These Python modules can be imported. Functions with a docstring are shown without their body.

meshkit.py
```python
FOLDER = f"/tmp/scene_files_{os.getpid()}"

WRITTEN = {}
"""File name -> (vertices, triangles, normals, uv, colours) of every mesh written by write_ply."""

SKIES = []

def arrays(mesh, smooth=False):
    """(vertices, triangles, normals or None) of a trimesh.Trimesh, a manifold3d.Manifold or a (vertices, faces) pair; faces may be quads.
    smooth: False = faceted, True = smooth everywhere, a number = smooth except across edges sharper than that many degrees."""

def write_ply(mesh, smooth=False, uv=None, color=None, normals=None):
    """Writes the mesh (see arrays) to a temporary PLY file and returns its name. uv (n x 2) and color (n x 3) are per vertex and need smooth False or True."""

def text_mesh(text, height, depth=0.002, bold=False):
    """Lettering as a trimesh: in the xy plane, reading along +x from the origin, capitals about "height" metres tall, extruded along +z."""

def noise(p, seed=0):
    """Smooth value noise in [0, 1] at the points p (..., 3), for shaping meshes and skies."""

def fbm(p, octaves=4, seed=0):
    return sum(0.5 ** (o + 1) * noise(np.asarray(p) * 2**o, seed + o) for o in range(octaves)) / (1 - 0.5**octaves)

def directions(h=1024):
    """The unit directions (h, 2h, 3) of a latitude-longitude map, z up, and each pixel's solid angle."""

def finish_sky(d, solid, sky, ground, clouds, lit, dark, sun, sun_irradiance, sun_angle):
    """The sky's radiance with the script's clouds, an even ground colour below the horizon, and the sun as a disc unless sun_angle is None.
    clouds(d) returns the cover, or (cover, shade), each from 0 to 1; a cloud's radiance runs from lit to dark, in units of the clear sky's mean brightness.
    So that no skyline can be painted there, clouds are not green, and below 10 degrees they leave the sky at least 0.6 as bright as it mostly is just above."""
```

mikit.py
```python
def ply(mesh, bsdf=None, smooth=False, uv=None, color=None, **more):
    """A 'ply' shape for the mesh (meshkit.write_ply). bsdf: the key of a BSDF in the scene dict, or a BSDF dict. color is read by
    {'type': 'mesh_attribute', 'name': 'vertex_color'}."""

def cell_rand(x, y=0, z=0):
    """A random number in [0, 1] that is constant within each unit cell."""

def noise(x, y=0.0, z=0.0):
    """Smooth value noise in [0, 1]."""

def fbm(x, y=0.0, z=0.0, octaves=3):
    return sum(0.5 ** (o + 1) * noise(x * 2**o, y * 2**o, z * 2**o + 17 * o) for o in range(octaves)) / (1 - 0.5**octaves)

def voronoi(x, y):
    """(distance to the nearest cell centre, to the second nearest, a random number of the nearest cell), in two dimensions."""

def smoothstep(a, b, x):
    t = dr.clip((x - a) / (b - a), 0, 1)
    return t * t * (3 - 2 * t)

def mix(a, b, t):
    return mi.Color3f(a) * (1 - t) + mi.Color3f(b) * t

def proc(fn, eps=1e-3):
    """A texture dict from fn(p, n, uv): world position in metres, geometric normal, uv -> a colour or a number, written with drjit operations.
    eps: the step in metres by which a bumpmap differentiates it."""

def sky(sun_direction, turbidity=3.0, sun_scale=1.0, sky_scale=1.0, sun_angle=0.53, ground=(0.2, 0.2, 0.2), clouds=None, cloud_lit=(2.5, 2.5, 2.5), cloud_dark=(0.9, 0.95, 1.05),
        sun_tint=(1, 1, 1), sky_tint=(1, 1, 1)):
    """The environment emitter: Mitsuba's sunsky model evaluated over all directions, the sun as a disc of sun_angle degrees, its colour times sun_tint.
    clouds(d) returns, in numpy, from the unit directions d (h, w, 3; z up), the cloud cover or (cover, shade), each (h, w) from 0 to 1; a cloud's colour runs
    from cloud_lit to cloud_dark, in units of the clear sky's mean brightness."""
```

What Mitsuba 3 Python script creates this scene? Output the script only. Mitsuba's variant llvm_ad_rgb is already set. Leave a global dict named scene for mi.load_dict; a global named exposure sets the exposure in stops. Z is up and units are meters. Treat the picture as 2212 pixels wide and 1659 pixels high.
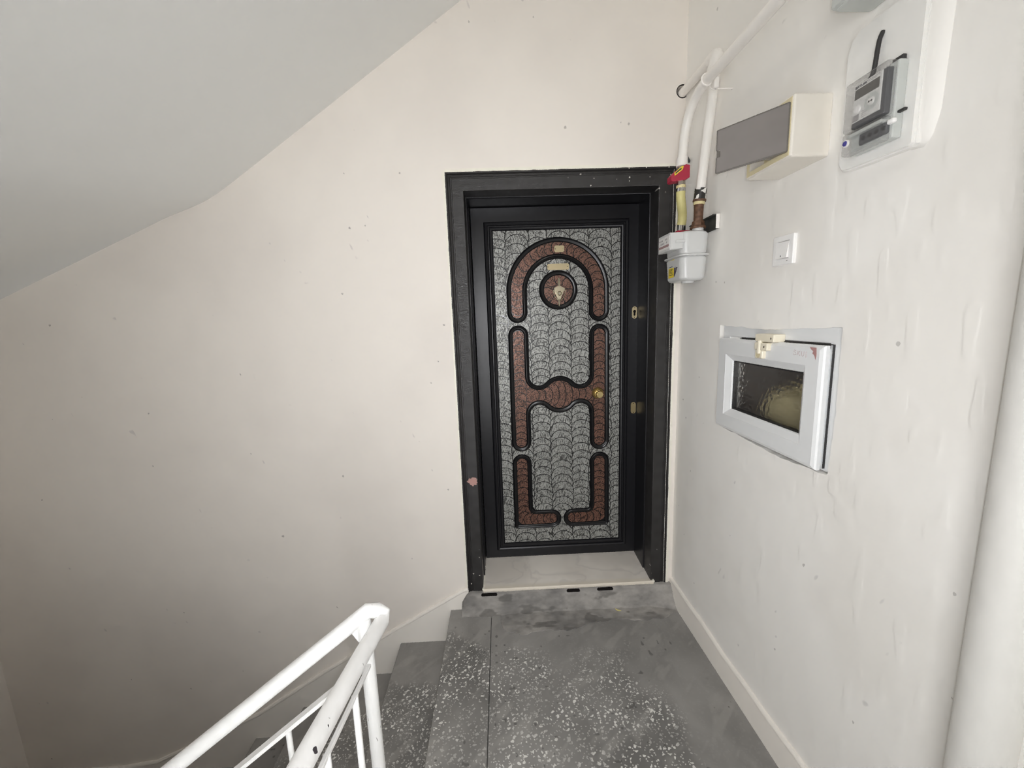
import math, random
import numpy as np
import drjit as dr
import mitsuba as mi
import trimesh
import manifold3d as m3
from shapely.geometry import Polygon, Point, LineString, box as sbox, MultiPolygon
from shapely.ops import unary_union
from shapely import affinity
import mikit, meshkit
from mikit import proc, noise, fbm, voronoi, cell_rand, smoothstep, mix

random.seed(7)
RNG = np.random.default_rng(7)
T = mi.ScalarTransform4f
scene, labels = {}, {}

# ------------------------------------------------------------------ camera, lights, exposure
CAM = np.array([0.2194, -1.8803, 1.4584])
FWD = np.array([0.022789, 0.987276, -0.157374])
UP = np.array([0.038317, 0.156437, 0.986944])
scene['camera'] = {'type': 'perspective', 'fov': 103.47, 'fov_axis': 'x', 'near_clip': 0.02, 'far_clip': 50.0,
                   'to_world': T().look_at(origin=CAM.tolist(), target=(CAM + FWD).tolist(), up=UP.tolist())}
exposure = 0.0
L_LEFT = (0.6, 0.6, 0.6)      # daylight in the stairwell window on the left end wall
L_LAMP = (14.0, 13.6, 13.0)       # ceiling lamp over the landing
L_FRONT = (7.0, 7.05, 7.1)        # daylight in the window behind the camera
FLASH = 2.1                      # the phone's own flash beside the lens
scene['phone_flash'] = {'type': 'spot', 'to_world': T().look_at(origin=(CAM + [0.035, 0.0, 0.03]).tolist(), target=(CAM + [0.035, 0, 0.03] + FWD).tolist(), up=[0, 0, 1]),
                        'intensity': {'type': 'rgb', 'value': [FLASH, FLASH, FLASH * 1.05]}, 'cutoff_angle': 62.0, 'beam_width': 30.0}

# ------------------------------------------------------------------ helpers
XR, BETA = 1.0516, 0.025065
DS = np.array([math.sin(BETA), -math.cos(BETA), 0.0])      # along the right wall towards the camera
NO = np.array([-math.cos(BETA), -math.sin(BETA), 0.0])     # out of the right wall into the room


def frame(u, v, w, o):
    m = np.eye(4)
    m[:3, 0], m[:3, 1], m[:3, 2], m[:3, 3] = u, v, w, o
    return m


RW = frame(DS, [0, 0, 1], NO, [XR, 0, 0])                  # (s, z, out) on the right wall


def DW(y=0.0):
    return frame([1, 0, 0], [0, 0, 1], [0, -1, 0], [0, y, 0])   # (x, z, towards viewer) on the door wall


BIAS = [0]


def add(name, mesh, bsdf, smooth=False, parent=None, M=None, label=None, category=None, group=None, kind=None, **more):
    if isinstance(mesh, (list, tuple)):
        mesh = trimesh.util.concatenate(list(mesh))
    if M is not None:
        mesh = mesh.copy()
        mesh.apply_transform(M)
    base = name if parent is None else parent + '__' + name
    key, i = base, 0
    while key in scene:
        i += 1
        key = f'{base}_{i:03d}'
    scene[key] = mikit.ply(mesh, bsdf, smooth, **more)
    meta(key, label, category, group, kind)
    return key


def meta(key, label=None, category=None, group=None, kind=None):
    d = {k: v for k, v in dict(label=label, category=category, group=group, kind=kind).items() if v}
    if d:
        labels[key] = d
    return key


def struct(name, mesh, bsdf, smooth=False, M=None, label=None):
    return add(name, mesh, bsdf, smooth, None, M, label=label, kind='structure')


def hull(pts):
    return trimesh.Trimesh(np.asarray(pts, float)).convex_hull if len(pts) > 3 else None


def cbox(x0, x1, y0, y1, z0, z1, c=0.002):
    """Box with chamfered edges."""
    if x1 < x0: x0, x1 = x1, x0
    if y1 < y0: y0, y1 = y1, y0
    if z1 < z0: z0, z1 = z1, z0
    c = min(c, (x1 - x0) * .45, (y1 - y0) * .45, (z1 - z0) * .45)
    p = []
    for x, sx in ((x0, 1), (x1, -1)):
        for y, sy in ((y0, 1), (y1, -1)):
            for z, sz in ((z0, 1), (z1, -1)):
                p += [(x, y + sy * c, z + sz * c), (x + sx * c, y, z + sz * c), (x + sx * c, y + sy * c, z)]
    return trimesh.convex.convex_hull(np.array(p))


def rbox(x0, x1, y0, y1, z0, z1, r=0.01, n=16):
    """Box with rounded edges: the hull of eight spheres."""
    s = m3.Manifold.sphere(r, n)
    parts = [s.translate((x, y, z)) for x in (x0 + r, x1 - r) for y in (y0 + r, y1 - r) for z in (z0 + r, z1 - r)]
    m = m3.Manifold.batch_hull(parts).to_mesh()
    return trimesh.Trimesh(m.vert_properties[:, :3], m.tri_verts)


def mani(t):
    return m3.Manifold(m3.Mesh(np.asarray(t.vertices, np.float32), np.asarray(t.faces, np.uint32)))


def unmani(m):
    m = m.to_mesh()
    return trimesh.Trimesh(m.vert_properties[:, :3], m.tri_verts)


def extr(poly, z0, z1):
    """Extrudes a shapely polygon (in the local u, v) from w = z0 to z1."""
    out = []
    for g in getattr(poly, 'geoms', [poly]):
        if g.geom_type == 'Polygon' and g.area > 1e-9:
            m = trimesh.creation.extrude_polygon(g, z1 - z0, engine='earcut')
            m.apply_translation([0, 0, z0])
            out.append(m)
    return trimesh.util.concatenate(out)


def xz_prism(pts, y0, y1):
    """A polygon in (x, z) extruded along y."""
    m = extr(Polygon(pts), 0, y1 - y0)
    m.apply_transform(frame([1, 0, 0], [0, 0, 1], [0, -1, 0], [0, y1, 0]))
    return m


def tube(pts, r, n=14, close=False):
    p = np.asarray(pts, float)
    keep = [0] + [i for i in range(1, len(p)) if np.linalg.norm(p[i] - p[i - 1]) > 1e-6]
    p = p[keep]
    r = np.broadcast_to(np.asarray(r, float), (len(p),)) if np.ndim(r) == 0 else np.asarray(r)[keep]
    t = np.gradient(p, axis=0)
    t /= np.linalg.norm(t, axis=1, keepdims=True)
    a = np.cross(t[0], [0, 0, 1.0] if abs(t[0][2]) < 0.9 else [1.0, 0, 0])
    rings, ang = [], np.arange(n) * 2 * np.pi / n
    for i in range(len(p)):
        a = a - t[i] * (a @ t[i])
        a /= np.linalg.norm(a)
        b = np.cross(t[i], a)
        rings.append(p[i] + r[i] * (np.cos(ang)[:, None] * a + np.sin(ang)[:, None] * b))
    v = np.vstack(rings + [p[:1], p[-1:]])
    f = []
    for i in range(len(p) - 1):
        for j in range(n):
            k = (j + 1) % n
            f += [(i * n + j, i * n + k, (i + 1) * n + k), (i * n + j, (i + 1) * n + k, (i + 1) * n + j)]
    c0, c1, L = len(p) * n, len(p) * n + 1, (len(p) - 1) * n
    for j in range(n):
        k = (j + 1) % n
        f += [(c0, k, j), (c1, L + j, L + k)]
    m = trimesh.Trimesh(v, f, process=False)
    m.fix_normals()
    return m


def lathe(profile, n=24):
    """Profile (r, h) turned around the local w axis."""
    m = trimesh.creation.revolve(np.asarray(profile, float), sections=n)
    m.fix_normals()
    return m


def smooth_path(pts, per=10):
    """Catmull-Rom through the points."""
    p = np.asarray(pts, float)
    p = np.vstack([2 * p[0] - p[1], p, 2 * p[-1] - p[-2]])
    out = []
    for i in range(1, len(p) - 2):
        for t in np.linspace(0, 1, per, endpoint=False):
            a, b, c, d = p[i - 1:i + 3]
            out.append(0.5 * (2 * b + (c - a) * t + (2 * a - 5 * b + 4 * c - d) * t * t + (3 * b - a - 3 * c + d) * t ** 3))
    out.append(p[-2])
    return np.array(out)


def bend(a, corner, b, r, n=10):
    """Polyline a - corner - b with the corner rounded."""
    a, c, b = (np.asarray(q, float) for q in (a, corner, b))
    u, v = (a - c) / np.linalg.norm(a - c), (b - c) / np.linalg.norm(b - c)
    p, q = c + u * r, c + v * r
    t = np.linspace(0, 1, n)[:, None]
    return np.vstack([a[None], (1 - t) ** 2 * p + 2 * t * (1 - t) * c + t * t * q, b[None]])


def ring_sweep(poly_ring, profile):
    """Sweeps a profile [(offset outward, height)] along a closed 2D ring; a closed profile loop."""
    c = np.array(poly_ring.coords)[:-1]
    if not poly_ring.is_ccw:
        c = c[::-1]
    d1 = c - np.roll(c, 1, 0)
    d2 = np.roll(c, -1, 0) - c
    d1 /= np.linalg.norm(d1, axis=1, keepdims=True)
    d2 /= np.linalg.norm(d2, axis=1, keepdims=True)
    n1, n2 = np.stack([d1[:, 1], -d1[:, 0]], 1), np.stack([d2[:, 1], -d2[:, 0]], 1)
    nn = n1 + n2
    nn /= np.maximum((nn * n1).sum(1, keepdims=True), 0.3)
    P, N, K = np.asarray(profile, float), len(c), len(profile)
    v = np.concatenate([np.concatenate([c + nn * o, np.full((N, 1), h)], 1)[:, None] for o, h in P], 1).reshape(-1, 3)
    f = []
    for i in range(N):
        j = (i + 1) % N
        for k in range(K):
            l = (k + 1) % K
            f += [(i * K + k, j * K + k, j * K + l), (i * K + k, j * K + l, i * K + l)]
    m = trimesh.Trimesh(v, f, process=False)
    m.fix_normals()
    return m


def jag(pts, amp, step, seed):
    """Resamples a polyline of (u, v) and roughens it."""
    ls = LineString(pts)
    n = max(2, int(ls.length / step))
    q = np.array([ls.interpolate(t, normalized=True).coords[0] for t in np.linspace(0, 1, n + 1)])
    r = np.random.default_rng(seed)
    w = np.convolve(r.normal(0, 1, n + 7), [.25, .5, .25], 'same')[3:n + 4]
    q[1:-1] += np.stack([w, np.roll(w, 5)], 1)[1:-1] * amp
    return [tuple(x) for x in q]


# ------------------------------------------------------------------ materials
def rgb(*c):
    return {'type': 'rgb', 'value': list(c)}


def pr(color, rough=0.5, metal=0.0, spec=0.5, coat=0.0, coat_gloss=0.9):
    d = {'type': 'principled', 'base_color': color if isinstance(color, dict) else rgb(*color), 'roughness': rough if isinstance(rough, (dict, float)) else float(rough),
         'metallic': float(metal), 'specular': float(spec)}
    if coat:
        d['clearcoat'], d['clearcoat_gloss'] = float(coat), float(coat_gloss)
    return d


def mat(name, b, two=True):
    scene['m_' + name] = {'type': 'twosided', 'bsdf': b} if two else b
    return 'm_' + name


def bump(b, fn, scale, eps=1e-3):
    return {'type': 'bumpmap', 'arbitrary': proc(fn, eps), 'scale': scale, 'bsdf': b}


def blob(p, c, r):
    return dr.norm(p - mi.Point3f(*c)) / r


def wall_relief(p, n, uv):
    return fbm(p.x * 9, p.y * 9, p.z * 9, octaves=3) * 0.9 + noise(p.x * 45, p.y * 45, p.z * 45) * 0.05


def wall_back_color(p, n, uv):
    t = fbm(p.x * 2.2 + 3, p.z * 2.2, 1.0, octaves=4)
    c = mix((0.80, 0.755, 0.70), (0.755, 0.71, 0.66), smoothstep(0.35, 0.75, t))
    # scuffs and small dark nicks
    s = noise(p.x * 14, p.z * 40, 4.0) * noise(p.x * 70 + p.z * 25, p.z * 12, 2.0)
    c = mix(c, (0.55, 0.52, 0.50), smoothstep(0.80, 0.92, s) * 0.6)
    a, b, r = voronoi(p.x * 5, p.z * 5)
    c = mix(c, (0.34, 0.32, 0.30), dr.select((a < 0.05 * noise(p.x * 150 + p.z * 60, p.z * 90, 3.0) - 0.012) & (r > 0.72), 0.7, 0.0))
    return c


def wall_right_color(p, n, uv):
    t = fbm(p.y * 3, p.z * 3, 2.0, octaves=4)
    c = mix((0.80, 0.785, 0.75), (0.75, 0.73, 0.69), smoothstep(0.4, 0.75, t))
    s = noise(p.y * 16, p.z * 36, 4.0) * noise(p.y * 60 + p.z * 30, p.z * 14, 2.0)
    c = mix(c, (0.50, 0.49, 0.48), smoothstep(0.78, 0.9, s) * 0.5)
    a, b, r = voronoi(p.y * 6, p.z * 6)
    c = mix(c, (0.34, 0.33, 0.31), dr.select((a < 0.06 * noise(p.y * 150 + p.z * 60, p.z * 90, 3.0) - 0.015) & (r > 0.7), 0.6, 0.0))
    return c


def rough_relief(p, n, uv):
    """Hand-trowelled plaster with drips and old cracks."""
    l = fbm(p.y * 7, p.z * 7, 0.5, octaves=4) * 1.2
    d = smoothstep(0.66, 0.8, noise(p.y * 38, p.z * 16, 3.0)) * 0.35
    crack = smoothstep(0.02, 0.0, dr.abs(fbm(p.y * 2.2 + 9, p.z * 5.5, 6.0, octaves=3) - 0.5)) * 0.25
    return l + d + crack


mat('wall_back', bump(pr(proc(wall_back_color), 0.65, spec=0.25), wall_relief, 0.004))
mat('wall_right', bump(pr(proc(wall_right_color), 0.55, spec=0.3), rough_relief, 0.0020))
mat('soffit', bump(pr((0.70, 0.70, 0.68), 0.8, spec=0.2), wall_relief, 0.004))
mat('wall_plain', pr((0.74, 0.72, 0.68), 0.7, spec=0.2))
mat('cream', bump(pr((0.80, 0.775, 0.68), 0.5), wall_relief, 0.01))
mat('skirting', pr((0.82, 0.785, 0.73), 0.45, spec=0.4))


def terrazzo(chips, smear):
    def fn(p, n, uv):
        q = fbm(p.x * 4, p.y * 4, p.z * 4 + 5, octaves=4)
        base = mix((0.150, 0.146, 0.140), (0.225, 0.219, 0.21), smoothstep(0.3, 0.7, q))
        a, b, r = voronoi(p.x * 60 + noise(p.x * 130, p.y * 130) * .55, p.y * 60 + noise(p.x * 130, p.y * 130, 7.0) * .55)
        a2, b2, r2 = voronoi(p.x * 118 + 5 + noise(p.x * 240, p.y * 240) * .5, p.y * 118)
        reg = fbm(p.x * 3.1 + 1.7, p.y * 3.1 + 4.0, 3.0, octaves=4)
        cover = smoothstep(smear - 0.10, smear + 0.10, reg + chips(p))
        big = dr.select((r > 0.52) & (a < 0.16 + 0.34 * (r - 0.52)), 1.0, 0.0)
        small = dr.select((r2 > 0.70) & (a2 < 0.27), 0.7, 0.0)
        patch = 0.35 + 0.65 * smoothstep(0.36, 0.56, fbm(p.x * 13, p.y * 13, 4.0, octaves=3))
        k = dr.maximum(big, small) * (0.03 + 0.97 * cover * patch)
        base = mix((0.265, 0.258, 0.247), base, 0.25 + 0.75 * cover)
        sm = fbm(p.x * 11 + q * 3, p.y * 7, 6.0, octaves=4)
        base = base * (0.78 + 0.44 * sm)
        streak = smoothstep(0.60, 0.78, fbm((p.x - p.y) * 16, (p.x + p.y) * 5, 2.0, octaves=3))
        base = mix(base, (0.34, 0.33, 0.31), streak * 0.35)
        c = mix(base, (0.64, 0.63, 0.60), k)
        pit = smoothstep(0.86, 0.93, noise(p.x * 55, p.y * 55, 2.0)) * smoothstep(0.5, 0.62, noise(p.x * 7, p.y * 7, 8.0))
        return mix(c, (0.07, 0.068, 0.065), pit * 0.6)
    return fn


mat('terrazzo', pr(proc(terrazzo(lambda p: 0.20 + 0.14 * smoothstep(0.13, 0.11, p.x) - 0.55 * smoothstep(-0.34, -0.10, p.y) - 0.42 * smoothstep(0.60, 0.95, p.x), 0.52)), 0.55, spec=0.35))
mat('terrazzo_step', pr(proc(terrazzo(lambda p: 0.10 - 0.5 * smoothstep(-0.32, -0.15, p.y), 0.52)), 0.6, spec=0.3))


def screed(p, n, uv):
    q = fbm(p.x * 9, p.y * 14 + p.z * 9, 3.0, octaves=5)
    c = mix((0.20, 0.193, 0.185), (0.34, 0.325, 0.305), smoothstep(0.25, 0.75, q))
    c = c * (0.75 + 0.5 * fbm(p.x * 34, p.y * 40, p.z * 50, octaves=3))
    return mix(c, (0.10, 0.096, 0.09), smoothstep(0.62, 0.72, fbm(p.x * 10 + 3, p.y * 22, p.z * 16, octaves=4)) * 0.6)


mat('screed', bump(pr(proc(screed), 0.8, spec=0.2), lambda p, n, uv: fbm(p.x * 40, p.y * 40, p.z * 40, octaves=4), 0.008))


def marble(p, n, uv):
    w = fbm(p.x * 5, p.y * 5, 1.0, octaves=4)
    v = smoothstep(0.06, 0.0, dr.abs(fbm(p.x * 4 + w * 2, p.y * 6, 7.0, octaves=4) - 0.5))
    c = mix((0.66, 0.62, 0.565), (0.78, 0.74, 0.68), smoothstep(0.3, 0.7, w))
    c = mix(c, (0.50, 0.47, 0.44), v * 0.3)
    return mix(c, (0.66, 0.60, 0.49), smoothstep(0.035, 0.0, p.y) * 0.6)


mat('marble', pr(proc(marble), 0.4, spec=0.4))


def frame_color(p, n, uv):
    c = mix((0.016, 0.015, 0.015), (0.024, 0.023, 0.023), noise(p.x * 30, p.y * 30, p.z * 30))
    a, b, r = voronoi(p.x * 22 + p.y * 3, p.z * 22)
    top = smoothstep(1.98, 2.03, p.z) * smoothstep(0.45, 0.7, p.x)
    foot = smoothstep(0.40, 0.1, p.z)
    c = mix(c, (0.60, 0.57, 0.52), dr.select((a < 0.10 * noise(p.x * 90, p.z * 90)) & (r > 0.45), 1.0, 0.0) * dr.maximum(top, foot))
    # pink filler where the paint has come off the left jamb
    e = noise(p.x * 130, p.z * 130, 3.0) * 0.5 + dr.norm(mi.Vector2f((p.x - 0.053) / 0.030, (p.z - 0.682) / 0.026))
    c = mix(c, (0.42, 0.24, 0.21), dr.select((e < 1.05) & (p.y < 0.02), 1.0, 0.0))
    return c


def hammered(p, n, uv):
    v = noise(p.x * 260 + p.y * 90, p.y * 260, p.z * 260) * 0.7 + noise(p.x * 480, p.y * 480, p.z * 480) * 0.3
    return dr.abs(v - 0.5) * 2.0


mat('frame', bump(pr(proc(frame_color), 0.28, spec=0.5), hammered, 0.0014, 5e-4))
mat('leaf_black', bump(pr((0.010, 0.010, 0.012), 0.32, spec=0.32), hammered, 0.00012, 5e-4))
mat('gloss_black', pr((0.006, 0.006, 0.007), 0.26, spec=0.28, coat=0.12, coat_gloss=0.95))


def engraved(p, sx, sz):
    """Short swirling tool strokes: 1 on the raised metal, 0 in the cuts."""
    w = fbm(p.x * 28, p.z * 28, 2.0, octaves=2)
    a = noise(p.x * sx + w * 9, p.z * sz + w * 9, 1.0)
    b = noise(p.x * sx * 1.7 - w * 14, p.z * sz * 1.7 + w * 5, 6.0)
    return smoothstep(0.33, 0.52, a * 0.62 + b * 0.38)


def swirl(lo, hi, sx, sz):
    def fn(p, n, uv):
        return mix(lo, hi, engraved(p, sx, sz) * (0.72 + 0.28 * noise(p.x * 60, p.z * 60, 9.0)))
    return fn


def swirl_h(sx, sz):
    def fn(p, n, uv):
        return engraved(p, sx, sz)
    return fn


mat('silver', bump(pr(proc(swirl((0.050, 0.050, 0.047), (0.345, 0.35, 0.33), 400, 165)), 0.42, metal=0.25, spec=0.5), swirl_h(400, 165), 0.0004, 4e-4))
mat('copper', bump(pr(proc(swirl((0.030, 0.015, 0.011), (0.185, 0.090, 0.063), 330, 250)), 0.38, metal=0.35, spec=0.5), swirl_h(330, 250), 0.0005, 4e-4))
mat('brass', pr((0.56, 0.45, 0.22), 0.25, metal=0.9))
mat('brass_plate', pr((0.42, 0.35, 0.21), 0.42, metal=0.4))
mat('brass_old', pr((0.36, 0.29, 0.16), 0.4, metal=0.8))
mat('bronze', pr((0.36, 0.32, 0.23), 0.30, metal=0.85))
mat('hole', pr((0.006, 0.005, 0.005), 0.7, spec=0.1))
mat('pipe', bump(pr((0.80, 0.775, 0.735), 0.35, spec=0.45), lambda p, n, uv: fbm(p.x * 30, p.y * 30, p.z * 30, octaves=2), 0.002))


def rail_color(p, n, uv):
    c = mi.Color3f(0.72, 0.72, 0.705)
    k = dr.minimum(blob(p, (-0.067, -1.351, 0.858), 0.0056), blob(p, (-0.067, -1.391, 0.866), 0.0056)) + noise(p.x * 260, p.y * 260, p.z * 260) * 0.5
    c = mix(c, (0.035, 0.03, 0.035), dr.select(k < 1.15, 1.0, 0.0))
    a, b, r = voronoi(p.x * 40 + p.z * 11, p.y * 40)
    return mix(c, (0.25, 0.24, 0.23), dr.select((a < 0.035) & (r > 0.75), 0.8, 0.0))


mat('rail', bump(pr(proc(rail_color), 0.28, spec=0.5), lambda p, n, uv: fbm(p.x * 24, p.y * 24, p.z * 24, octaves=3), 0.0025))
mat('board', bump(pr((0.74, 0.735, 0.71), 0.5, spec=0.3), lambda p, n, uv: fbm(p.x * 20, p.y * 20, p.z * 20, octaves=3), 0.003))
mat('drain', bump(pr((0.60, 0.59, 0.56), 0.5, spec=0.3), lambda p, n, uv: fbm(p.x * 20, p.y * 20, p.z * 20, octaves=2), 0.003))
mat('meter_white', pr((0.54, 0.545, 0.535), 0.35, spec=0.45))
mat('red', pr((0.36, 0.022, 0.05), 0.45))
mat('chrome', pr((0.72, 0.72, 0.72), 0.12, metal=1.0))
mat('nickel', pr((0.42, 0.38, 0.32), 0.3, metal=0.9))
mat('hose', bump(pr((0.58, 0.53, 0.23), 0.45), lambda p, n, uv: dr.sin(p.z * 900) * 0.5 + 0.5, 0.0006, 4e-4))
mat('ring_yellow', pr((0.64, 0.56, 0.30), 0.45))


def chipped(p, n, uv):
    k = noise(p.x * 90 + p.y * 60, p.y * 40, p.z * 60)
    return mix((0.018, 0.017, 0.015), (0.72, 0.70, 0.66), smoothstep(0.56, 0.60, k))


mat('chipped', pr(proc(chipped), 0.45))
mat('rust', bump(pr(proc(lambda p, n, uv: mix((0.055, 0.026, 0.014), (0.16, 0.085, 0.05), noise(p.x * 120, p.y * 120, p.z * 120))), 0.6, metal=0.2), lambda p, n, uv: noise(p.x * 300, p.y * 300, p.z * 300), 0.001))
mat('dark_plate', pr(proc(lambda p, n, uv: mix((0.022, 0.024, 0.022), (0.06, 0.062, 0.058), noise(p.x * 60, p.y * 60, p.z * 60))), 0.45))
mat('yellow', pr((0.70, 0.54, 0.045), 0.5))
mat('ink', pr((0.03, 0.03, 0.04), 0.6))
mat('violet_ink', pr((0.060, 0.052, 0.075), 0.5))
mat('paper', pr((0.66, 0.65, 0.63), 0.55))
mat('label_grey', pr((0.30, 0.29, 0.29), 0.5))
mat('lcd', pr((0.085, 0.083, 0.074), 0.25))
mat('label_red', pr((0.30, 0.20, 0.20), 0.5))
mat('old_plastic', pr(proc(lambda p, n, uv: mix((0.70, 0.67, 0.61), (0.64, 0.605, 0.54), fbm(p.x * 14, p.y * 14, p.z * 14))), 0.4))
mat('yellowed', pr((0.60, 0.53, 0.34), 0.4))
mat('beige', pr((0.70, 0.65, 0.52), 0.35))
scene['m_smoky'] = {'type': 'blendbsdf', 'weight': 0.83, 'a': {'type': 'thindielectric', 'int_ior': 1.45},
                    'b': {'type': 'twosided', 'bsdf': pr(proc(lambda p, n, uv: mix((0.25, 0.23, 0.22), (0.19, 0.175, 0.165), fbm(p.x * 9, p.y * 9, p.z * 12, octaves=4))), 0.3)}}
mat('smoky_rim', pr((0.12, 0.11, 0.10), 0.3))
scene['m_clear'] = {'type': 'blendbsdf', 'weight': 0.075, 'a': {'type': 'thindielectric', 'int_ior': 1.45}, 'b': {'type': 'twosided', 'bsdf': pr((0.30, 0.29, 0.30), 0.3)}}
mat('face', pr((0.62, 0.62, 0.60), 0.5))
scene['m_glass'] = {'type': 'dielectric', 'int_ior': 1.5, 'ext_ior': 1.0}
mat('meter_grey', pr((0.47, 0.49, 0.47), 0.4))
mat('meter_dark', pr((0.075, 0.078, 0.082), 0.4))
mat('black_plastic', pr((0.022, 0.022, 0.022), 0.5))
mat('upvc', pr((0.68, 0.69, 0.69), 0.32, spec=0.5))
mat('gasket', pr((0.012, 0.012, 0.012), 0.4))
mat('switch_white', pr((0.78, 0.775, 0.76), 0.3, spec=0.5))
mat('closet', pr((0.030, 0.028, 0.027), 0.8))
mat('yellow_cloth', bump(pr((0.56, 0.50, 0.30), 0.8), lambda p, n, uv: fbm(p.x * 40, p.y * 40, p.z * 40), 0.01))
mat('peel', pr((0.62, 0.55, 0.22), 0.5))
mat('blue', pr((0.045, 0.04, 0.22), 0.35))
mat('graffiti', pr((0.42, 0.33, 0.33), 0.6))
mat('pink_filler', pr((0.36, 0.20, 0.19), 0.7))
mat('timber', pr((0.16, 0.12, 0.09), 0.6))

# ------------------------------------------------------------------ the room
# wall that holds the door (its face is y = 0)
door_hole = sbox(0.012, 0.0, 1.008, 2.088)
wb = Polygon([(-2.60, -2.3), (1.30, -2.3), (1.30, 4.3), (-2.60, 4.3)]).difference(door_hole)
pipe_hole = Point(1.036, 2.397).buffer(0.026, 12)
wb = wb.difference(pipe_hole)
struct('wall_back', extr(wb, -0.30, 0.0), 'm_wall_back', M=DW())
# plaster lump left of the door's foot
# right wall with the opening of the small window
hole = Polygon(jag([(0.341, 1.411), (0.42, 1.408), (0.60, 1.398), (0.885, 1.412), (0.889, 1.20), (0.880, 1.019), (0.70, 1.008), (0.50, 1.016), (0.347, 1.024), (0.341, 1.411)], 0.0018, 0.012, 3)).buffer(0)
wr = Polygon([(-0.3, -0.35), (3.6, -0.35), (3.6, 4.3), (-0.3, 4.3)]).difference(hole)
struct('wall_right', extr(wr, -0.24, 0.0), 'm_wall_right', M=RW)
struct('wall_left', cbox(-2.60, -2.385, -3.2, 0.02, -2.3, 4.3, 0.001), 'm_wall_back')
wf = Polygon([(-2.60, -2.3), (1.40, -2.3), (1.40, 4.3), (-2.60, 4.3)]).difference(sbox(-0.35, 0.40, 0.45, 2.00))
struct('wall_front', extr(wf, 0.0, 0.2), 'm_wall_plain', M=DW(-2.15))
struct('ceiling', cbox(-2.6, 1.4, -3.2, 0.05, 4.2, 4.4, 0.001), 'm_soffit')

# ---- landing floor: terrazzo border strip and field with a recessed joint
fl = struct('floor', cbox(-0.085, 1.42, -3.1, 0.02, -0.19, -0.022, 0.001), 'm_screed')
add('terrazzo_slab', cbox(-0.090, 0.1175, -3.1, 0.010, -0.045, 0.0, 0.002), 'm_terrazzo', parent=fl)
add('terrazzo_slab', cbox(0.1200, 1.25, -3.1, 0.010, -0.045, 0.0, 0.002), 'm_terrazzo', parent=fl)


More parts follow.
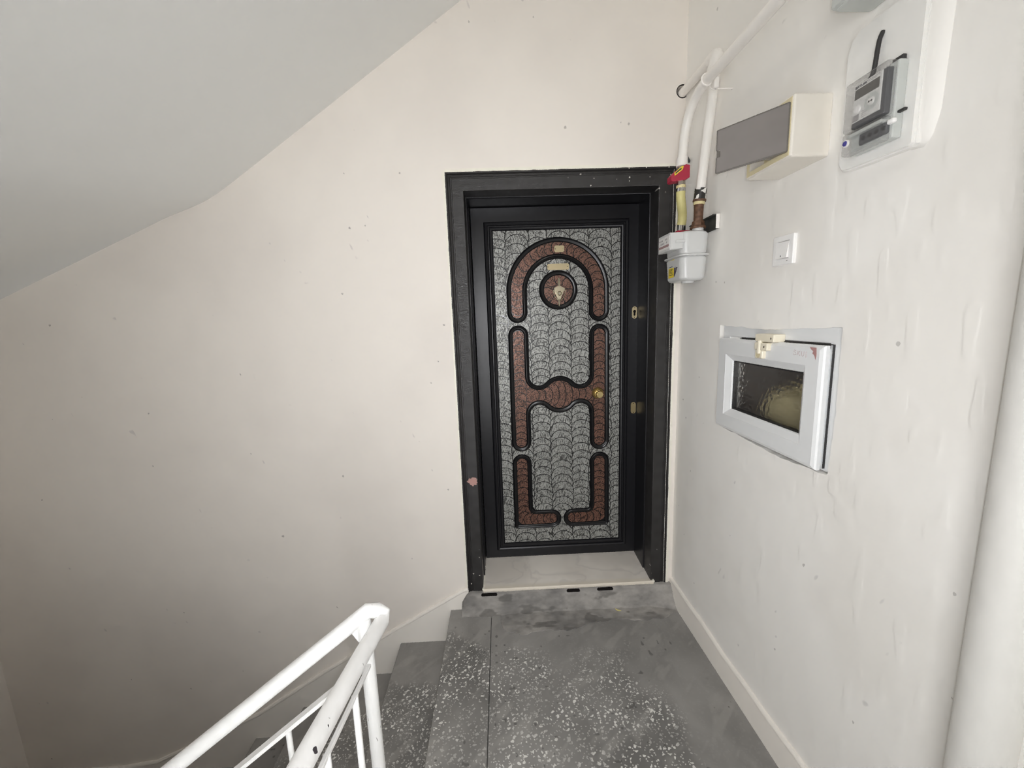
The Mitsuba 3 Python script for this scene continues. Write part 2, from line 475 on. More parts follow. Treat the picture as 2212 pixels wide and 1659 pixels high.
def fillet():
    """Rough cement kerb below the threshold."""
    xs = np.linspace(-0.03, 1.05, 90)
    prof = []
    r = np.random.default_rng(5)
    j = np.convolve(r.normal(0, 1, 100), np.ones(5) / 5, 'same')[5:95]
    k = np.convolve(r.normal(0, 1, 100), np.ones(5) / 5, 'same')[5:95]
    v, f = [], []
    for i, x in enumerate(xs):
        e = min(1, (x + 0.03) / 0.03)
        rt = max(0, (x - 0.93) / 0.1)
        ht = 0.094 * (0.45 + 0.55 * e)
        rows = [(0.02, ht), (-0.014, ht - 0.001 + 0.0015 * k[i]), (-0.024 - 0.004 * j[i], ht - 0.012 + 0.004 * k[i]), (-0.036 - 0.006 * j[i] - 0.02 * rt, 0.030 + 0.006 * k[i]), (-0.052 + 0.008 * k[i] - 0.03 * rt, 0.006), (-0.072 + 0.008 * j[i] - 0.03 * rt, -0.002), (0.02, -0.01)]
        v += [(x, y, z) for y, z in rows]
    n = 7
    for i in range(len(xs) - 1):
        for q in range(n):
            a, b = i * n + q, i * n + (q + 1) % n
            f += [(a, a + n, b + n), (a, b + n, b)]
    L = (len(xs) - 1) * n
    f += [(0, q, q + 1) for q in range(1, n - 1)] + [(L, L + q + 1, L + q) for q in range(1, n - 1)]
    m = trimesh.Trimesh(v, f, process=False)
    m.fix_normals()
    return m


add('cement_kerb', fillet(), 'm_screed', smooth=40, parent=fl, label='rough grey cement kerb below the marble threshold')
pe = jag([(1.068, -0.075), (0.99, -0.13), (0.86, -0.155), (0.72, -0.125), (0.60, -0.150), (0.50, -0.185), (0.38, -0.175), (0.27, -0.200), (0.18, -0.165), (0.16, -0.10), (0.20, -0.06)], 0.006, 0.012, 9)
add('screed_patch', extr(Polygon(pe + [(0.20, 0.0), (1.05, 0.0)]).buffer(0), 0.0, 0.0028), 'm_screed', parent=fl, label='thin flaking layer of grey cement on the terrazzo')
for x0_, x1_ in ((0.070, 0.150), (0.505, 0.572), (0.660, 0.742)):
    add('open_joint', cbox(x0_, x1_, -0.0275, -0.012, 0.078, 0.0905, 0.004), 'm_hole', parent=fl)

# ---- flight going down along the wall
EDGE = [-0.090, -0.360, -0.630, -0.900, -1.170]
STEPZ = [-0.175, -0.350, -0.525, -0.700, -0.875]
st = 'staircase'
for i in range(4):
    x1, x0, z = EDGE[i], EDGE[i + 1], STEPZ[i]
    add('step', [cbox(x0, x1 + 0.02, -1.13 - 0.06 * i, 0.012, z - 0.045, z, 0.004), cbox(x0 + 0.010, x1 + 0.02, -1.13 - 0.06 * i, 0.012, z - 0.24, z - 0.04, 0.001)], 'm_terrazzo_step', parent=st)
add('lower_landing', cbox(-2.40, -1.15, -3.1, 0.012, -1.05, -0.875, 0.003), 'm_terrazzo_step', parent=st)
add('lower_flight_floor', cbox(-2.6, 1.4, -3.1, 0.012, -2.3, -2.2, 0.001), 'm_terrazzo_step', parent=st)
add('landing_riser', cbox(-0.086, -0.02, -3.1, 0.012, -0.40, -0.045, 0.001), 'm_terrazzo_step', parent=st)
# the flight going up, beside the camera
for i in range(8):
    add('upper_step', cbox(-0.36 - 0.27 * i, -0.09 - 0.27 * i, -2.14, -1.32, 0.175 * i - 0.14, 0.175 * (i + 1), 0.004), 'm_terrazzo_step', parent=st)
meta(st, 'grey terrazzo stairs going down to the left along the cream wall', None, None, 'structure')

# ---- skirting
sk_top = [(0.004, 0.113), (-0.02, 0.108), (-0.095, 0.066), (-0.394, -0.102), (-0.773, -0.325), (-1.138, -0.555), (-1.515, -0.729), (-1.705, -0.812), (-1.904, -0.840), (-2.385, -0.850)]
sk_bot = [(-2.385, -0.88), (-1.16, -0.88), (-1.16, -0.705), (-0.89, -0.705), (-0.89, -0.53), (-0.62, -0.53), (-0.62, -0.355), (-0.35, -0.355), (-0.35, -0.18), (-0.08, -0.18), (-0.08, -0.01), (0.004, -0.01)]
sk = Polygon(sk_top + sk_bot)
cap = LineString(sk_top).buffer(0.0065, cap_style=2)
struct('baseboard_back', [extr(sk, -0.002, 0.007), extr(sk.buffer(-0.003).intersection(Polygon(sk_top + [(-2.385, -1.5), (0.004, -1.5)])), 0.006, 0.009)], 'm_skirting', M=DW())
capm = tube(np.array([(x, -0.003, z - 0.004) for x, z in sk_top]), 0.0105, 10)
add('top_bead', capm, 'm_skirting', smooth=40, parent='baseboard_back')
bs = np.linspace(0.0, 3.1, 40)
top = [(s, 0.113 + 0.004 * math.sin(s * 9) + 0.003 * math.sin(s * 23)) for s in bs]
bb = Polygon([(0, -0.01)] + top + [(3.1, -0.01)])
struct('baseboard_right', extr(bb, -0.002, 0.010), 'm_skirting', M=RW)
add('top_bead', tube(np.array([(s, z - 0.004, 0.003) for s, z in top]), 0.0105, 10), 'm_skirting', smooth=40, parent='baseboard_right', M=RW)

# ---- sloping underside of the flight above

def zb(x, y):
    return 2.003 - (-0.299 * (x + 1.02) - 0.093 * y) / 0.950


def za(x):
    return 2.003 + 0.6655 * (x + 1.02)


def soffit():
    """Underside of the flight above: steep over the straight flight, gentler over the winders on the left, the oblique fold between them plastered round,
    a soft cove where the winders meet the wall."""
    xs = np.concatenate([np.linspace(-2.42, -0.4, 60), np.linspace(-0.35, 0.62, 10)])
    ys = np.concatenate([np.linspace(0.006, -0.18, 12), np.linspace(-0.25, -1.12, 8)])
    X, Y = np.meshgrid(xs, ys, indexing='ij')
    A, B, w = za(X), zb(X, Y), 0.022
    Z = 0.5 * (A + B + np.sqrt((A - B) ** 2 + w * w))
    Z = Z - 0.09 * np.clip((-X - 1.2) / 0.9, 0, 1) * np.clip(1 + Y / 0.16, 0, 1.04) ** 2.2
    nx, ny = X.shape
    n = nx * ny
    v = np.vstack([np.stack([X, Y, Z], -1).reshape(-1, 3), np.stack([X, Y, Z + 0.2], -1).reshape(-1, 3)])
    i = np.arange(n).reshape(nx, ny)
    p, q, r, t = i[:-1, :-1].ravel(), i[1:, :-1].ravel(), i[1:, 1:].ravel(), i[:-1, 1:].ravel()
    f = [np.stack([p, q, r], 1), np.stack([p, r, t], 1), np.stack([p, r, q], 1) + n, np.stack([p, t, r], 1) + n]
    rim = list(i[:, 0]) + list(i[-1, 1:]) + list(i[-2::-1, -1]) + list(i[0, -2:0:-1])
    f.append(np.array([x for k in range(len(rim)) for a, b in ((rim[k], rim[(k + 1) % len(rim)]),) for x in ((a, b, b + n), (a, b + n, a + n))]))
    m = trimesh.Trimesh(v, np.vstack(f), process=False)
    m.fix_normals()
    return m


struct('ceiling_slope', soffit(), 'm_soffit', smooth=40)
struct('ceiling_landing', [cbox(0.60, 1.42, -3.1, 0.02, 2.98, 3.18, 0.002), cbox(-0.10, 0.61, -3.1, -1.14, 2.98, 3.18, 0.002)], 'm_soffit')

# ---- windows that let the daylight in (behind and left of the camera)
WX0, WX1, WZ0, WZ1, WY = -0.35, 0.45, 0.40, 2.00, -2.15
w2 = struct('window_2', [cbox(WX0, WX1, WY - 0.10, WY - 0.03, WZ0, WZ0 + 0.05), cbox(WX0, WX1, WY - 0.10, WY - 0.03, WZ1 - 0.05, WZ1), cbox(WX0, WX0 + 0.05, WY - 0.10, WY - 0.03, WZ0 + 0.05, WZ1 - 0.05), cbox(WX1 - 0.05, WX1, WY - 0.10, WY - 0.03, WZ0 + 0.05, WZ1 - 0.05)], 'm_upvc')
k = add('pane', trimesh.Trimesh([(WX0 + 0.05, WY - 0.06, WZ0 + 0.05), (WX1 - 0.05, WY - 0.06, WZ0 + 0.05), (WX1 - 0.05, WY - 0.06, WZ1 - 0.05), (WX0 + 0.05, WY - 0.06, WZ1 - 0.05)], [(0, 2, 1), (0, 3, 2)], process=False), 'm_upvc', parent=w2)
scene[k]['emitter'] = {'type': 'area', 'radiance': rgb(*L_FRONT)}
VY0, VY1, VZ0, VZ1 = -2.05, -1.25, 1.3, 2.7
w3 = struct('window_3', [cbox(-2.39, -2.34, VY0 - 0.05, VY1 + 0.05, VZ0 - 0.05, VZ0), cbox(-2.39, -2.34, VY0 - 0.05, VY1 + 0.05, VZ1, VZ1 + 0.05), cbox(-2.39, -2.34, VY0 - 0.05, VY0, VZ0, VZ1), cbox(-2.39, -2.34, VY1, VY1 + 0.05, VZ0, VZ1)], 'm_upvc')
k = add('pane', trimesh.Trimesh([(-2.37, VY0, VZ0), (-2.37, VY1, VZ0), (-2.37, VY1, VZ1), (-2.37, VY0, VZ1)], [(0, 1, 2), (0, 2, 3)], process=False), 'm_upvc', parent=w3)
scene[k]['emitter'] = {'type': 'area', 'radiance': rgb(*L_LEFT)}

# round ceiling lamp over the landing
cl = 'ceiling_lamp'
MCL = frame([1, 0, 0], [0, -1, 0], [0, 0, -1], [0.35, -1.70, 2.98])
add('base', lathe([(0.0, 0.0), (0.13, 0.0), (0.13, 0.03), (0.0, 0.03)]), 'm_switch_white', smooth=30, parent=cl, M=MCL)
k = add('globe', lathe([(0.0, 0.17), (0.05, 0.16), (0.095, 0.13), (0.12, 0.085), (0.115, 0.05), (0.11, 0.031), (0.0, 0.031)]), 'm_switch_white', smooth=True, parent=cl, M=MCL)
scene[k]['emitter'] = {'type': 'area', 'radiance': rgb(*L_LAMP)}
meta(cl, 'round white lamp on the landing ceiling', 'lamp')

# ------------------------------------------------------------------ the door
D = 'door_1'
meta(D, 'black steel flat door with silver scale panel and copper inlays', None, None, 'structure')
F = D + '__frame'
# frame: moulded profile swept around three sides, face at y = 0 (w = 0)
HB = 0.080


def frame_side(profile, mirror=False):
    """Profile [(inward offset, w)] swept along left foot - head - right foot with mitred corners."""
    xl, xr, zt = 0.0, 1.0216, 2.100
    v = []
    for o, w in profile:
        v += [(xl + o, HB, w), (xl + o, zt - o, w), (xr - o, zt - o, w), (xr - o, HB, w)]
    n = len(profile)
    f = []
    for k in range(n):
        l = (k + 1) % n
        for s in range(3):
            a, b, c, d = k * 4 + s, k * 4 + s + 1, l * 4 + s + 1, l * 4 + s
            f += [(a, b, c), (a, c, d)]
    for s, flip in ((0, 1), (3, 0)):
        ids = [k * 4 + s for k in range(n)]
        tri = trimesh.creation.triangulate_polygon(Polygon([(profile[k][0], profile[k][1]) for k in range(n)]), engine='earcut')
        pts, tf = tri
        look = [min(range(n), key=lambda k: abs(profile[k][0] - q[0]) + abs(profile[k][1] - q[1])) for q in pts]
        f += [tuple(ids[look[i]] for i in (t if flip else t[::-1])) for t in tf]
    m = trimesh.Trimesh(v, f, process=False)
    m.fix_normals()
    return m


arch_prof = [(0.000, -0.01), (0.000, 0.014), (0.003, 0.018), (0.009, 0.0185), (0.012, 0.014), (0.013, 0.0115), (0.018, 0.0125), (0.021, 0.0135), (0.024, 0.0105), (0.028, 0.0105), (0.030, 0.013),
             (0.074, 0.013), (0.0785, 0.0115), (0.0800, 0.007), (0.0800, -0.10), (0.0700, -0.10), (0.0700, -0.01)]
add('architrave', frame_side(arch_prof), 'm_frame', smooth=35, parent=F, M=DW(0.013))
lip_prof = [(0.060, -0.095), (0.0800, -0.095), (0.0840, -0.097), (0.0860, -0.101), (0.0860, -0.26), (0.060, -0.26)]
add('rebate', frame_side(lip_prof), 'm_leaf_black', smooth=35, parent=F, M=DW(0.0))
add('threshold', [cbox(0.076, 0.948, -0.012, 0.27, 0.072, 0.106, 0.006)], 'm_marble', parent=D, label='cream marble threshold slab')
v = scene[D + '__threshold']
# slope the slab slightly up to the leaf
th = cbox(0.076, 0.960, -0.012, 0.27, 0.070, 0.106, 0.006)
th.vertices[:, 2] += np.clip(th.vertices[:, 1], 0, 1) * 0.06
scene[D + '__threshold'] = mikit.ply(th, 'm_marble', False)
rm = np.random.default_rng(31)
for xx in (0.0795, 0.9555):
    q_ = np.array([(xx + rm.normal(0, 0.0012), y, 0.107 + 0.06 * max(y, 0) + rm.normal(0, 0.001)) for y in np.linspace(-0.010, 0.236, 26)])
    add('mortar_bead', tube(q_, 0.0055 + 0.0012 * rm.normal(0, 1, 26), 8), 'm_cream', smooth=60, parent=D)

LEAF_Y = 0.240
LF = D + '__leaf'
XL, XRR, ZB, ZT = 0.088, 0.955, 0.122, 2.012
add('body', cbox(XL, XRR, ZB, ZT, -0.055, 0.0, 0.003), 'm_leaf_black', parent=LF, M=DW(LEAF_Y))
PX0, PX1, PZ0, PZ1 = 0.196, 0.844, 0.213, 1.899
# moulding around the panel: stepped bead profile
inner = sbox(PX0, PZ0, PX1, PZ1)
mp = [(0.0, -0.002), (0.0, 0.004), (0.004, 0.010), (0.010, 0.012), (0.015, 0.010), (0.018, 0.005), (0.022, 0.005), (0.025, 0.013), (0.031, 0.017), (0.037, 0.015), (0.041, 0.006), (0.0435, 0.0), (0.0435, -0.002)]
add('moulding', ring_sweep(inner.exterior, mp), 'm_leaf_black', smooth=35, parent=LF, M=DW(LEAF_Y))
add('panel', extr(inner, 0.0, 0.003), 'm_gloss_black', parent=LF, M=DW(LEAF_Y))

# inlay outlines
w_half = 0.0525


def stroke(pts, r):
    return LineString(pts).buffer(r, quad_segs=12)


arc = [(0.520 + 0.2115 * math.cos(t), 1.597 + 0.2115 * math.sin(t)) for t in np.linspace(math.pi, 0, 40)]
arch_path = [(0.3085, 1.492)] + arc + [(0.7315, 1.488)]
arch = stroke(arch_path, w_half)
circ = Point(0.5225, 1.600).buffer(0.0985, quad_segs=20)
hl, hr = stroke([(0.3095, 0.799), (0.3095, 1.375)], w_half), stroke([(0.7345, 0.795), (0.7345, 1.369)], w_half)
mid = sbox(0.31, 1.034, 0.735, 1.078).union(Point(0.5215, 1.055).buffer(0.0995, quad_segs=16))
hh = unary_union([hl, hr, mid])
hh = hh.buffer(0.05, quad_segs=10).buffer(-0.05, quad_segs=10).union(hh)


def ell(x, xe, zt, sgn):
    v = stroke([(x, zt - w_half), (x, 0.349)], w_half).union(sbox(x - w_half, 0.2965, x + w_half, 0.36))
    h = stroke([(x, 0.349), (xe - sgn * w_half, 0.349)], w_half)
    u = v.union(h)
    u = u.buffer(0.02).buffer(-0.02)
    return u.buffer(-0.022).buffer(0.022)


l1, l2 = ell(0.3085, 0.5195, 0.730, 1), ell(0.7345, 0.5325, 0.727, -1)
BW = 0.0235
shapes = [arch, circ, hh, l1, l2]
bead = [(0.0115, -0.002), (0.0115, 0.002), (0.0085, 0.0075), (0.004, 0.0095), (0.0005, 0.0078), (-0.003, 0.0066), (-0.007, 0.0066), (-0.0105, 0.004), (-0.0115, 0.0015), (-0.0115, -0.002)]
inner_copper = []
for s in shapes:
    mid_s = s.buffer(-BW / 2, quad_segs=10)
    parts = []
    for ring in [mid_s.exterior] + list(mid_s.interiors):
        ring = ring.simplify(0.0004)
        pf = bead if ring is not None else bead
        parts.append(ring_sweep(ring, bead))
    add('black_bead', parts, 'm_gloss_black', smooth=40, parent=LF, M=DW(LEAF_Y - 0.003))
    inner_copper.append(s.buffer(-BW + 0.001, quad_segs=10))


def ring_of(ring):
    return ring


GAP = 0.0017


def plate(poly, h, base=0.0):
    poly = poly.buffer(-GAP, quad_segs=2).simplify(0.0005)
    out = []
    for g in getattr(poly, 'geoms', [poly]):
        if g.geom_type != 'Polygon' or g.area < 3.5e-5:
            continue
        top = g.buffer(-0.0013, quad_segs=2).simplify(0.0004)
        ms = [extr(g, base, base + h * 0.55)]
        if top.geom_type == 'Polygon' and top.area > 1e-5:
            ms.append(extr(top, base + h * 0.5, base + h))
        out += [trimesh.util.concatenate(ms)]
    return out


# silver scales: columns of overlapping fish scales, the odd columns in front
silver_zone = inner.buffer(-0.0005).difference(unary_union(shapes).buffer(-0.001))
rs = np.random.default_rng(11)
order = []
for par in (1, 0):
    for c in range(7):
        if c % 2 != par:
            continue
        xc = 0.2115 + 0.1050 * c
        z = PZ0 - 0.03 + rs.uniform(0, 0.03)
        while z < PZ1 + 0.07:
            order.append((par, z, xc + rs.normal(0, 0.0022), 0.0595 + rs.normal(0, 0.0012), c))
            z += 0.0420 + rs.normal(0, 0.0022)
used = {}
allused = None
pieces = []
for par in (1, 0):
    for c in range(7):
        col = sorted([o for o in order if o[0] == par and o[4] == c], key=lambda o: o[1])
        acc = None
        for _, z, x, r, _ in col:
            d = affinity.scale(Point(x, z - r * 0.92).buffer(r, quad_segs=10), 1.0, 0.92)
            vis = d if acc is None else d.difference(acc)
            acc = d if acc is None else acc.union(d)
            if par == 0 and allused is not None:
                vis = vis.difference(allused)
            vis = vis.intersection(silver_zone)
            pieces.append(vis)
        used[c] = acc
    allused = unary_union([used[c] for c in used])
for vis in pieces:
    for m in plate(vis, 0.0034, 0.003):
        add('silver_scale', m, 'm_silver', parent=LF, M=DW(LEAF_Y))


def along(path, pitch, start=0.0):
    ls = LineString(path)
    n = int((ls.length - start) / pitch) + 2
    return [np.array(ls.interpolate(start + pitch * i).coords[0]) for i in range(n)]


def copper_run(path, pitch, r, zone, start=0.0, acc=None):
    out = []
    p = along(path, pitch, start)
    for i, c in enumerate(p):
        q = Point(*(c + rs.normal(0, 0.0012, 2))).buffer(r, quad_segs=8)
        vis = (q if acc is None else q.difference(acc)).intersection(zone)
        acc = q if acc is None else acc.union(q)
        out.append(vis)
    return out, acc


cops = []
o, _ = copper_run([(0.7315, 1.42), (0.7315, 1.488)] + arc[::-1] + [(0.3085, 1.492), (0.3085, 1.40)], 0.0385, 0.037, inner_copper[0], 0.0)
cops += o
acc = None
medal = []
for a in (200, 265, 330, 25, 75, 120, 160):
    q = Point(0.5225 + 0.062 * math.cos(math.radians(a)), 1.600 + 0.062 * math.sin(math.radians(a))).buffer(0.036, quad_segs=8)
    medal.append((q if acc is None else q.difference(acc)).intersection(inner_copper[1]))
    acc = q if acc is None else acc.union(q)
medal.append(inner_copper[1].difference(acc))
cops += medal
o1, a1 = copper_run([(0.3095, 0.745), (0.3095, 1.43)], 0.0365, 0.036, inner_copper[2])
o2, a2 = copper_run([(0.7345, 0.742), (0.7345, 1.43)], 0.0372, 0.036, inner_copper[2])
acc = a1.union(a2)
o3, _ = copper_run([(0.365, 1.055), (0.69, 1.055)], 0.034, 0.036, inner_copper[2].buffer(0), 0.0, acc)
mid_zone = inner_copper[2].difference(acc)
accm, o3 = None, []
for i, x in enumerate(np.arange(0.372, 0.70, 0.036)):
    big = 1.0 + 0.9 * math.exp(-((x - 0.52) / 0.06) ** 2)
    q = affinity.scale(Point(x, 1.055).buffer(0.040, quad_segs=10), 1.0, big)
    o3.append((q if accm is None else q.difference(accm)).intersection(mid_zone))
    accm = q if accm is None else accm.union(q)
o3.append(mid_zone.difference(accm))
cops += o1 + o2 + o3
for x, xe, zone in ((0.3085, 0.50, inner_copper[3]), (0.7345, 0.55, inner_copper[4])):
    s = 1 if xe > x else -1
    path = [(xe + s * 0.03, 0.349), (x + s * 0.02, 0.349), (x + s * 0.005, 0.355), (x, 0.37), (x, 0.73)]
    o, _ = copper_run(path, 0.0365, 0.0385, zone)
    cops += o
for vis in cops:
    for m in plate(vis, 0.0040, 0.002):
        add('copper_scale', m, 'm_copper', parent=LF, M=DW(LEAF_Y))

# knob, knocker, plates
KN = D + '__knob'
MK = DW(LEAF_Y - 0.006)
kx, kz = 0.724, 1.056
add('rose', lathe([(0.0, 0.0), (0.031, 0.0), (0.031, 0.004), (0.027, 0.010), (0.022, 0.008), (0.018, 0.004), (0.0, 0.004)], 32), 'm_brass', smooth=35, parent=KN, M=MK @ trimesh.transformations.translation_matrix([kx, kz, 0]))
th_ = np.linspace(0, 2 * np.pi, 40, endpoint=False)
flute = Polygon([((0.0165 + 0.0013 * math.cos(10 * t)) * math.cos(t), (0.0165 + 0.0013 * math.cos(10 * t)) * math.sin(t)) for t in th_])
kb = [extr(affinity.scale(flute, 0.62, 0.62), 0.004, 0.030), extr(affinity.scale(flute, 0.85, 0.85), 0.028, 0.036), extr(flute, 0.034, 0.056), extr(affinity.scale(flute, 0.9, 0.9), 0.055, 0.0585)]
add('grip', kb, 'm_brass', smooth=25, parent=KN, M=MK @ trimesh.transformations.translation_matrix([kx, kz, 0]))
meta(KN, 'fluted brass pull knob on round rose')

KO = D + '__knocker'
MO = DW(LEAF_Y - 0.007) @ trimesh.transformations.translation_matrix([0.5255, 1.590, 0])
back = Polygon([(-0.004, 0.070), (0.004, 0.070), (0.006, 0.055), (0.006, 0.030), (0.026, 0.020), (0.024, 0.000), (0.012, -0.024), (0.005, -0.045), (0.003, -0.072), (-0.003, -0.072), (-0.005, -0.045), (-0.012, -0.024), (-0.024, 0.0), (-0.026, 0.020), (-0.006, 0.030), (-0.006, 0.055)])
add('back_plate', [extr(back, 0.0, 0.005), tube([(0, 0.030, 0.006), (0, 0.070, 0.006)], 0.0042, 10), tube([(0, -0.045, 0.006), (0, -0.072, 0.006)], 0.003, 10)], 'm_bronze', smooth=30, parent=KO, M=MO)
add('hinge_block', extr(Polygon([(-0.026, 0.004), (0.026, 0.004), (0.0265, 0.018), (0.0, 0.025), (-0.0265, 0.018)]), 0.004, 0.020), 'm_bronze', parent=KO, M=MO)
add('shield', extr(Polygon([(-0.022, 0.004), (0.022, 0.004), (0.015, -0.014), (0.005, -0.026), (-0.005, -0.026), (-0.015, -0.014)]), 0.004, 0.012), 'm_bronze', parent=KO, M=MO)
bail = smooth_path([(-0.031, 0.006, 0.014), (-0.029, -0.006, 0.014), (-0.022, -0.026, 0.016), (-0.010, -0.039, 0.018), (0.0, -0.042, 0.019), (0.010, -0.039, 0.018), (0.022, -0.026, 0.016), (0.029, -0.006, 0.014), (0.031, 0.006, 0.014)], 5)
br = 0.0022 + 0.0018 * np.exp(-(np.linspace(-1, 1, len(bail)) / 0.2) ** 2)
add('swing_handle', [tube(bail, br, 10), tube([(-0.033, 0.008, 0.014), (0.033, 0.008, 0.014)], 0.003, 10)], 'm_bronze', smooth=40, parent=KO, M=MO)
add('peephole', [lathe([(0, 0.010), (0.011, 0.010), (0.011, 0.015), (0.009, 0.017), (0.007, 0.014), (0.0, 0.014)], 24)], 'm_bronze', smooth=35, parent=KO, M=MO @ trimesh.transformations.translation_matrix([0.001, -0.008, 0]))
add('peephole_lens', trimesh.creation.icosphere(2, 0.0048), 'm_chrome', smooth=True, parent=KO, M=MO @ trimesh.transformations.translation_matrix([0.001, -0.008, 0.013]))
meta(KO, 'bronze swing knocker with a peephole in the copper medallion')


def name_plate(key, x, z, w, h, cham, m, dots=(1, 1), lab=None):
    o = sbox(-w / 2, -h / 2, w / 2, h / 2)
    o = Polygon([(-w / 2 + cham, -h / 2), (w / 2 - cham, -h / 2), (w / 2, -h / 2 + cham), (w / 2, h / 2 - cham), (w / 2 - cham, h / 2), (-w / 2 + cham, h / 2), (-w / 2, h / 2 - cham), (-w / 2, -h / 2 + cham)])
    MM = DW(LEAF_Y - 0.0065) @ trimesh.transformations.translation_matrix([x, z, 0])
    k = D + '__' + key
    i = 0
    while k + '__plate' in scene:
        i += 1
        k = D + '__' + key + f'_{i:03d}'
    add('plate', [extr(o, 0.0, 0.0016), extr(o.buffer(-0.002), 0.0015, 0.0021)], m, parent=k, M=MM)
    for sx in (-1, 1):
        add('screw', lathe([(0, 0.0018), (0.0019, 0.0018), (0.0016, 0.0030), (0, 0.0032)], 12), 'm_hole', smooth=40, parent=k, M=MM @ trimesh.transformations.translation_matrix([sx * (w / 2 - 0.006), 0, 0]))
    meta(k, lab)
    return k


name_plate('name_plate', 0.530, 1.803, 0.050, 0.033, 0.006, 'm_brass_plate', lab='short blank brass plate on top of the copper arch')
name_plate('name_plate', 0.5235, 1.7155, 0.110, 0.031, 0.005, 'm_brass_plate', lab='long blank brass name plate above the medallion')


def lock_plate(z, m, open_, lab):
    MM = DW(LEAF_Y) @ trimesh.transformations.translation_matrix([0.9195, z, 0])
    k = D + '__lock_plate'
    if k + '__escutcheon' in scene:
        k += '_001'
    o = LineString([(0, -0.018), (0, 0.018)]).buffer(0.0135, quad_segs=8)
    kh = LineString([(0, -0.012), (0, 0.003)]).buffer(0.0047, quad_segs=6).union(Point(0, 0.005).buffer(0.0075, quad_segs=8))
    if open_:
        add('escutcheon', extr(o.difference(kh), 0.0, 0.0035), m, parent=k, M=MM)
        add('keyhole', extr(kh, 0.0, 0.001), 'm_hole', parent=k, M=MM)
    else:
        add('escutcheon', extr(o, 0.0, 0.0030), m, parent=k, M=MM)
        add('shutter', extr(kh.buffer(0.001), 0.0029, 0.0045), 'm_brass_old', parent=k, M=MM)
    for sz in (-1, 1):
        add('screw', lathe([(0, 0.003), (0.0022, 0.003), (0.002, 0.0045), (0, 0.0048)], 10), 'm_hole', parent=k, M=MM @ trimesh.transformations.translation_matrix([0, sz * 0.0245, 0]))
    meta(k, lab)


lock_plate(1.473, 'm_brass_plate', True, 'upper pale brass keyhole plate')
lock_plate(0.965, 'm_brass_old', False, 'lower tarnished brass keyhole plate')

# cream paint bead and plaster edge around the frame
outer = jag([(-0.006, 0.02), (-0.005, 1.0), (-0.006, 2.108), (0.5, 2.112), (1.03, 2.108), (1.031, 1.2), (1.030, 0.07)], 0.0016, 0.02, 21)
innr = jag([(1.016, 0.07), (1.018, 1.0), (1.0185, 2.0965), (0.5, 2.0975), (0.0035, 2.0965), (0.005, 1.0), (0.004, 0.02)], 0.0022, 0.012, 22)
struct('trim_1', extr(Polygon(outer + innr).buffer(0), -0.01, 0.0045), 'm_cream', M=DW())

# ------------------------------------------------------------------ small window in the right wall
W = 'window_1'
meta(W, 'small white plastic hopper window with patterned glass low on the right wall', None, None, 'structure')


def rect_ring(s0, s1, z0, z1, profile):
    """Mitred frame: profile (outward offset, w) around the inner rectangle."""
    return ring_sweep(sbox(s0, z0, s1, z1).exterior, profile)


fp = [(0.0, -0.055), (0.0, -0.012), (0.002, -0.010), (0.040, -0.010), (0.044, -0.012), (0.044, -0.055)]
add('fixed_frame', rect_ring(0.392, 0.842, 1.066, 1.368, fp), 'm_upvc', parent=W, M=RW)
SA = W + '__sash'
# the sash stands slightly proud and tips outward at its right edge
tip = trimesh.transformations.rotation_matrix(0.022, [0, 1, 0], [0.353, 1.2, 0])
tip = trimesh.transformations.rotation_matrix(-0.012, [0, 1, 0], [0.353, 1.2, 0])
MS = RW @ tip
sp = [(0.0, -0.020), (0.0, -0.004), (0.002, -0.001), (0.008, 0.002), (0.020, 0.0105), (0.023, 0.0120), (0.0235, 0.0130), (0.0690, 0.0130), (0.0770, 0.0085), (0.0800, 0.0040), (0.0800, -0.006), (0.07, -0.006), (0.07, -0.020)]
add('profile', rect_ring(0.433, 0.774, 1.104, 1.283, sp), 'm_upvc', smooth=20, parent=SA, M=MS)
gp = [(0.004, -0.022), (-0.004, -0.022), (-0.005, -0.019), (-0.004, -0.003), (0.001, -0.003)]
add('gasket', rect_ring(0.433, 0.774, 1.104, 1.283, [(0.002, -0.024), (-0.0045, -0.024), (-0.0045, -0.006), (0.002, -0.006)]), 'm_gasket', parent=SA, M=MS)


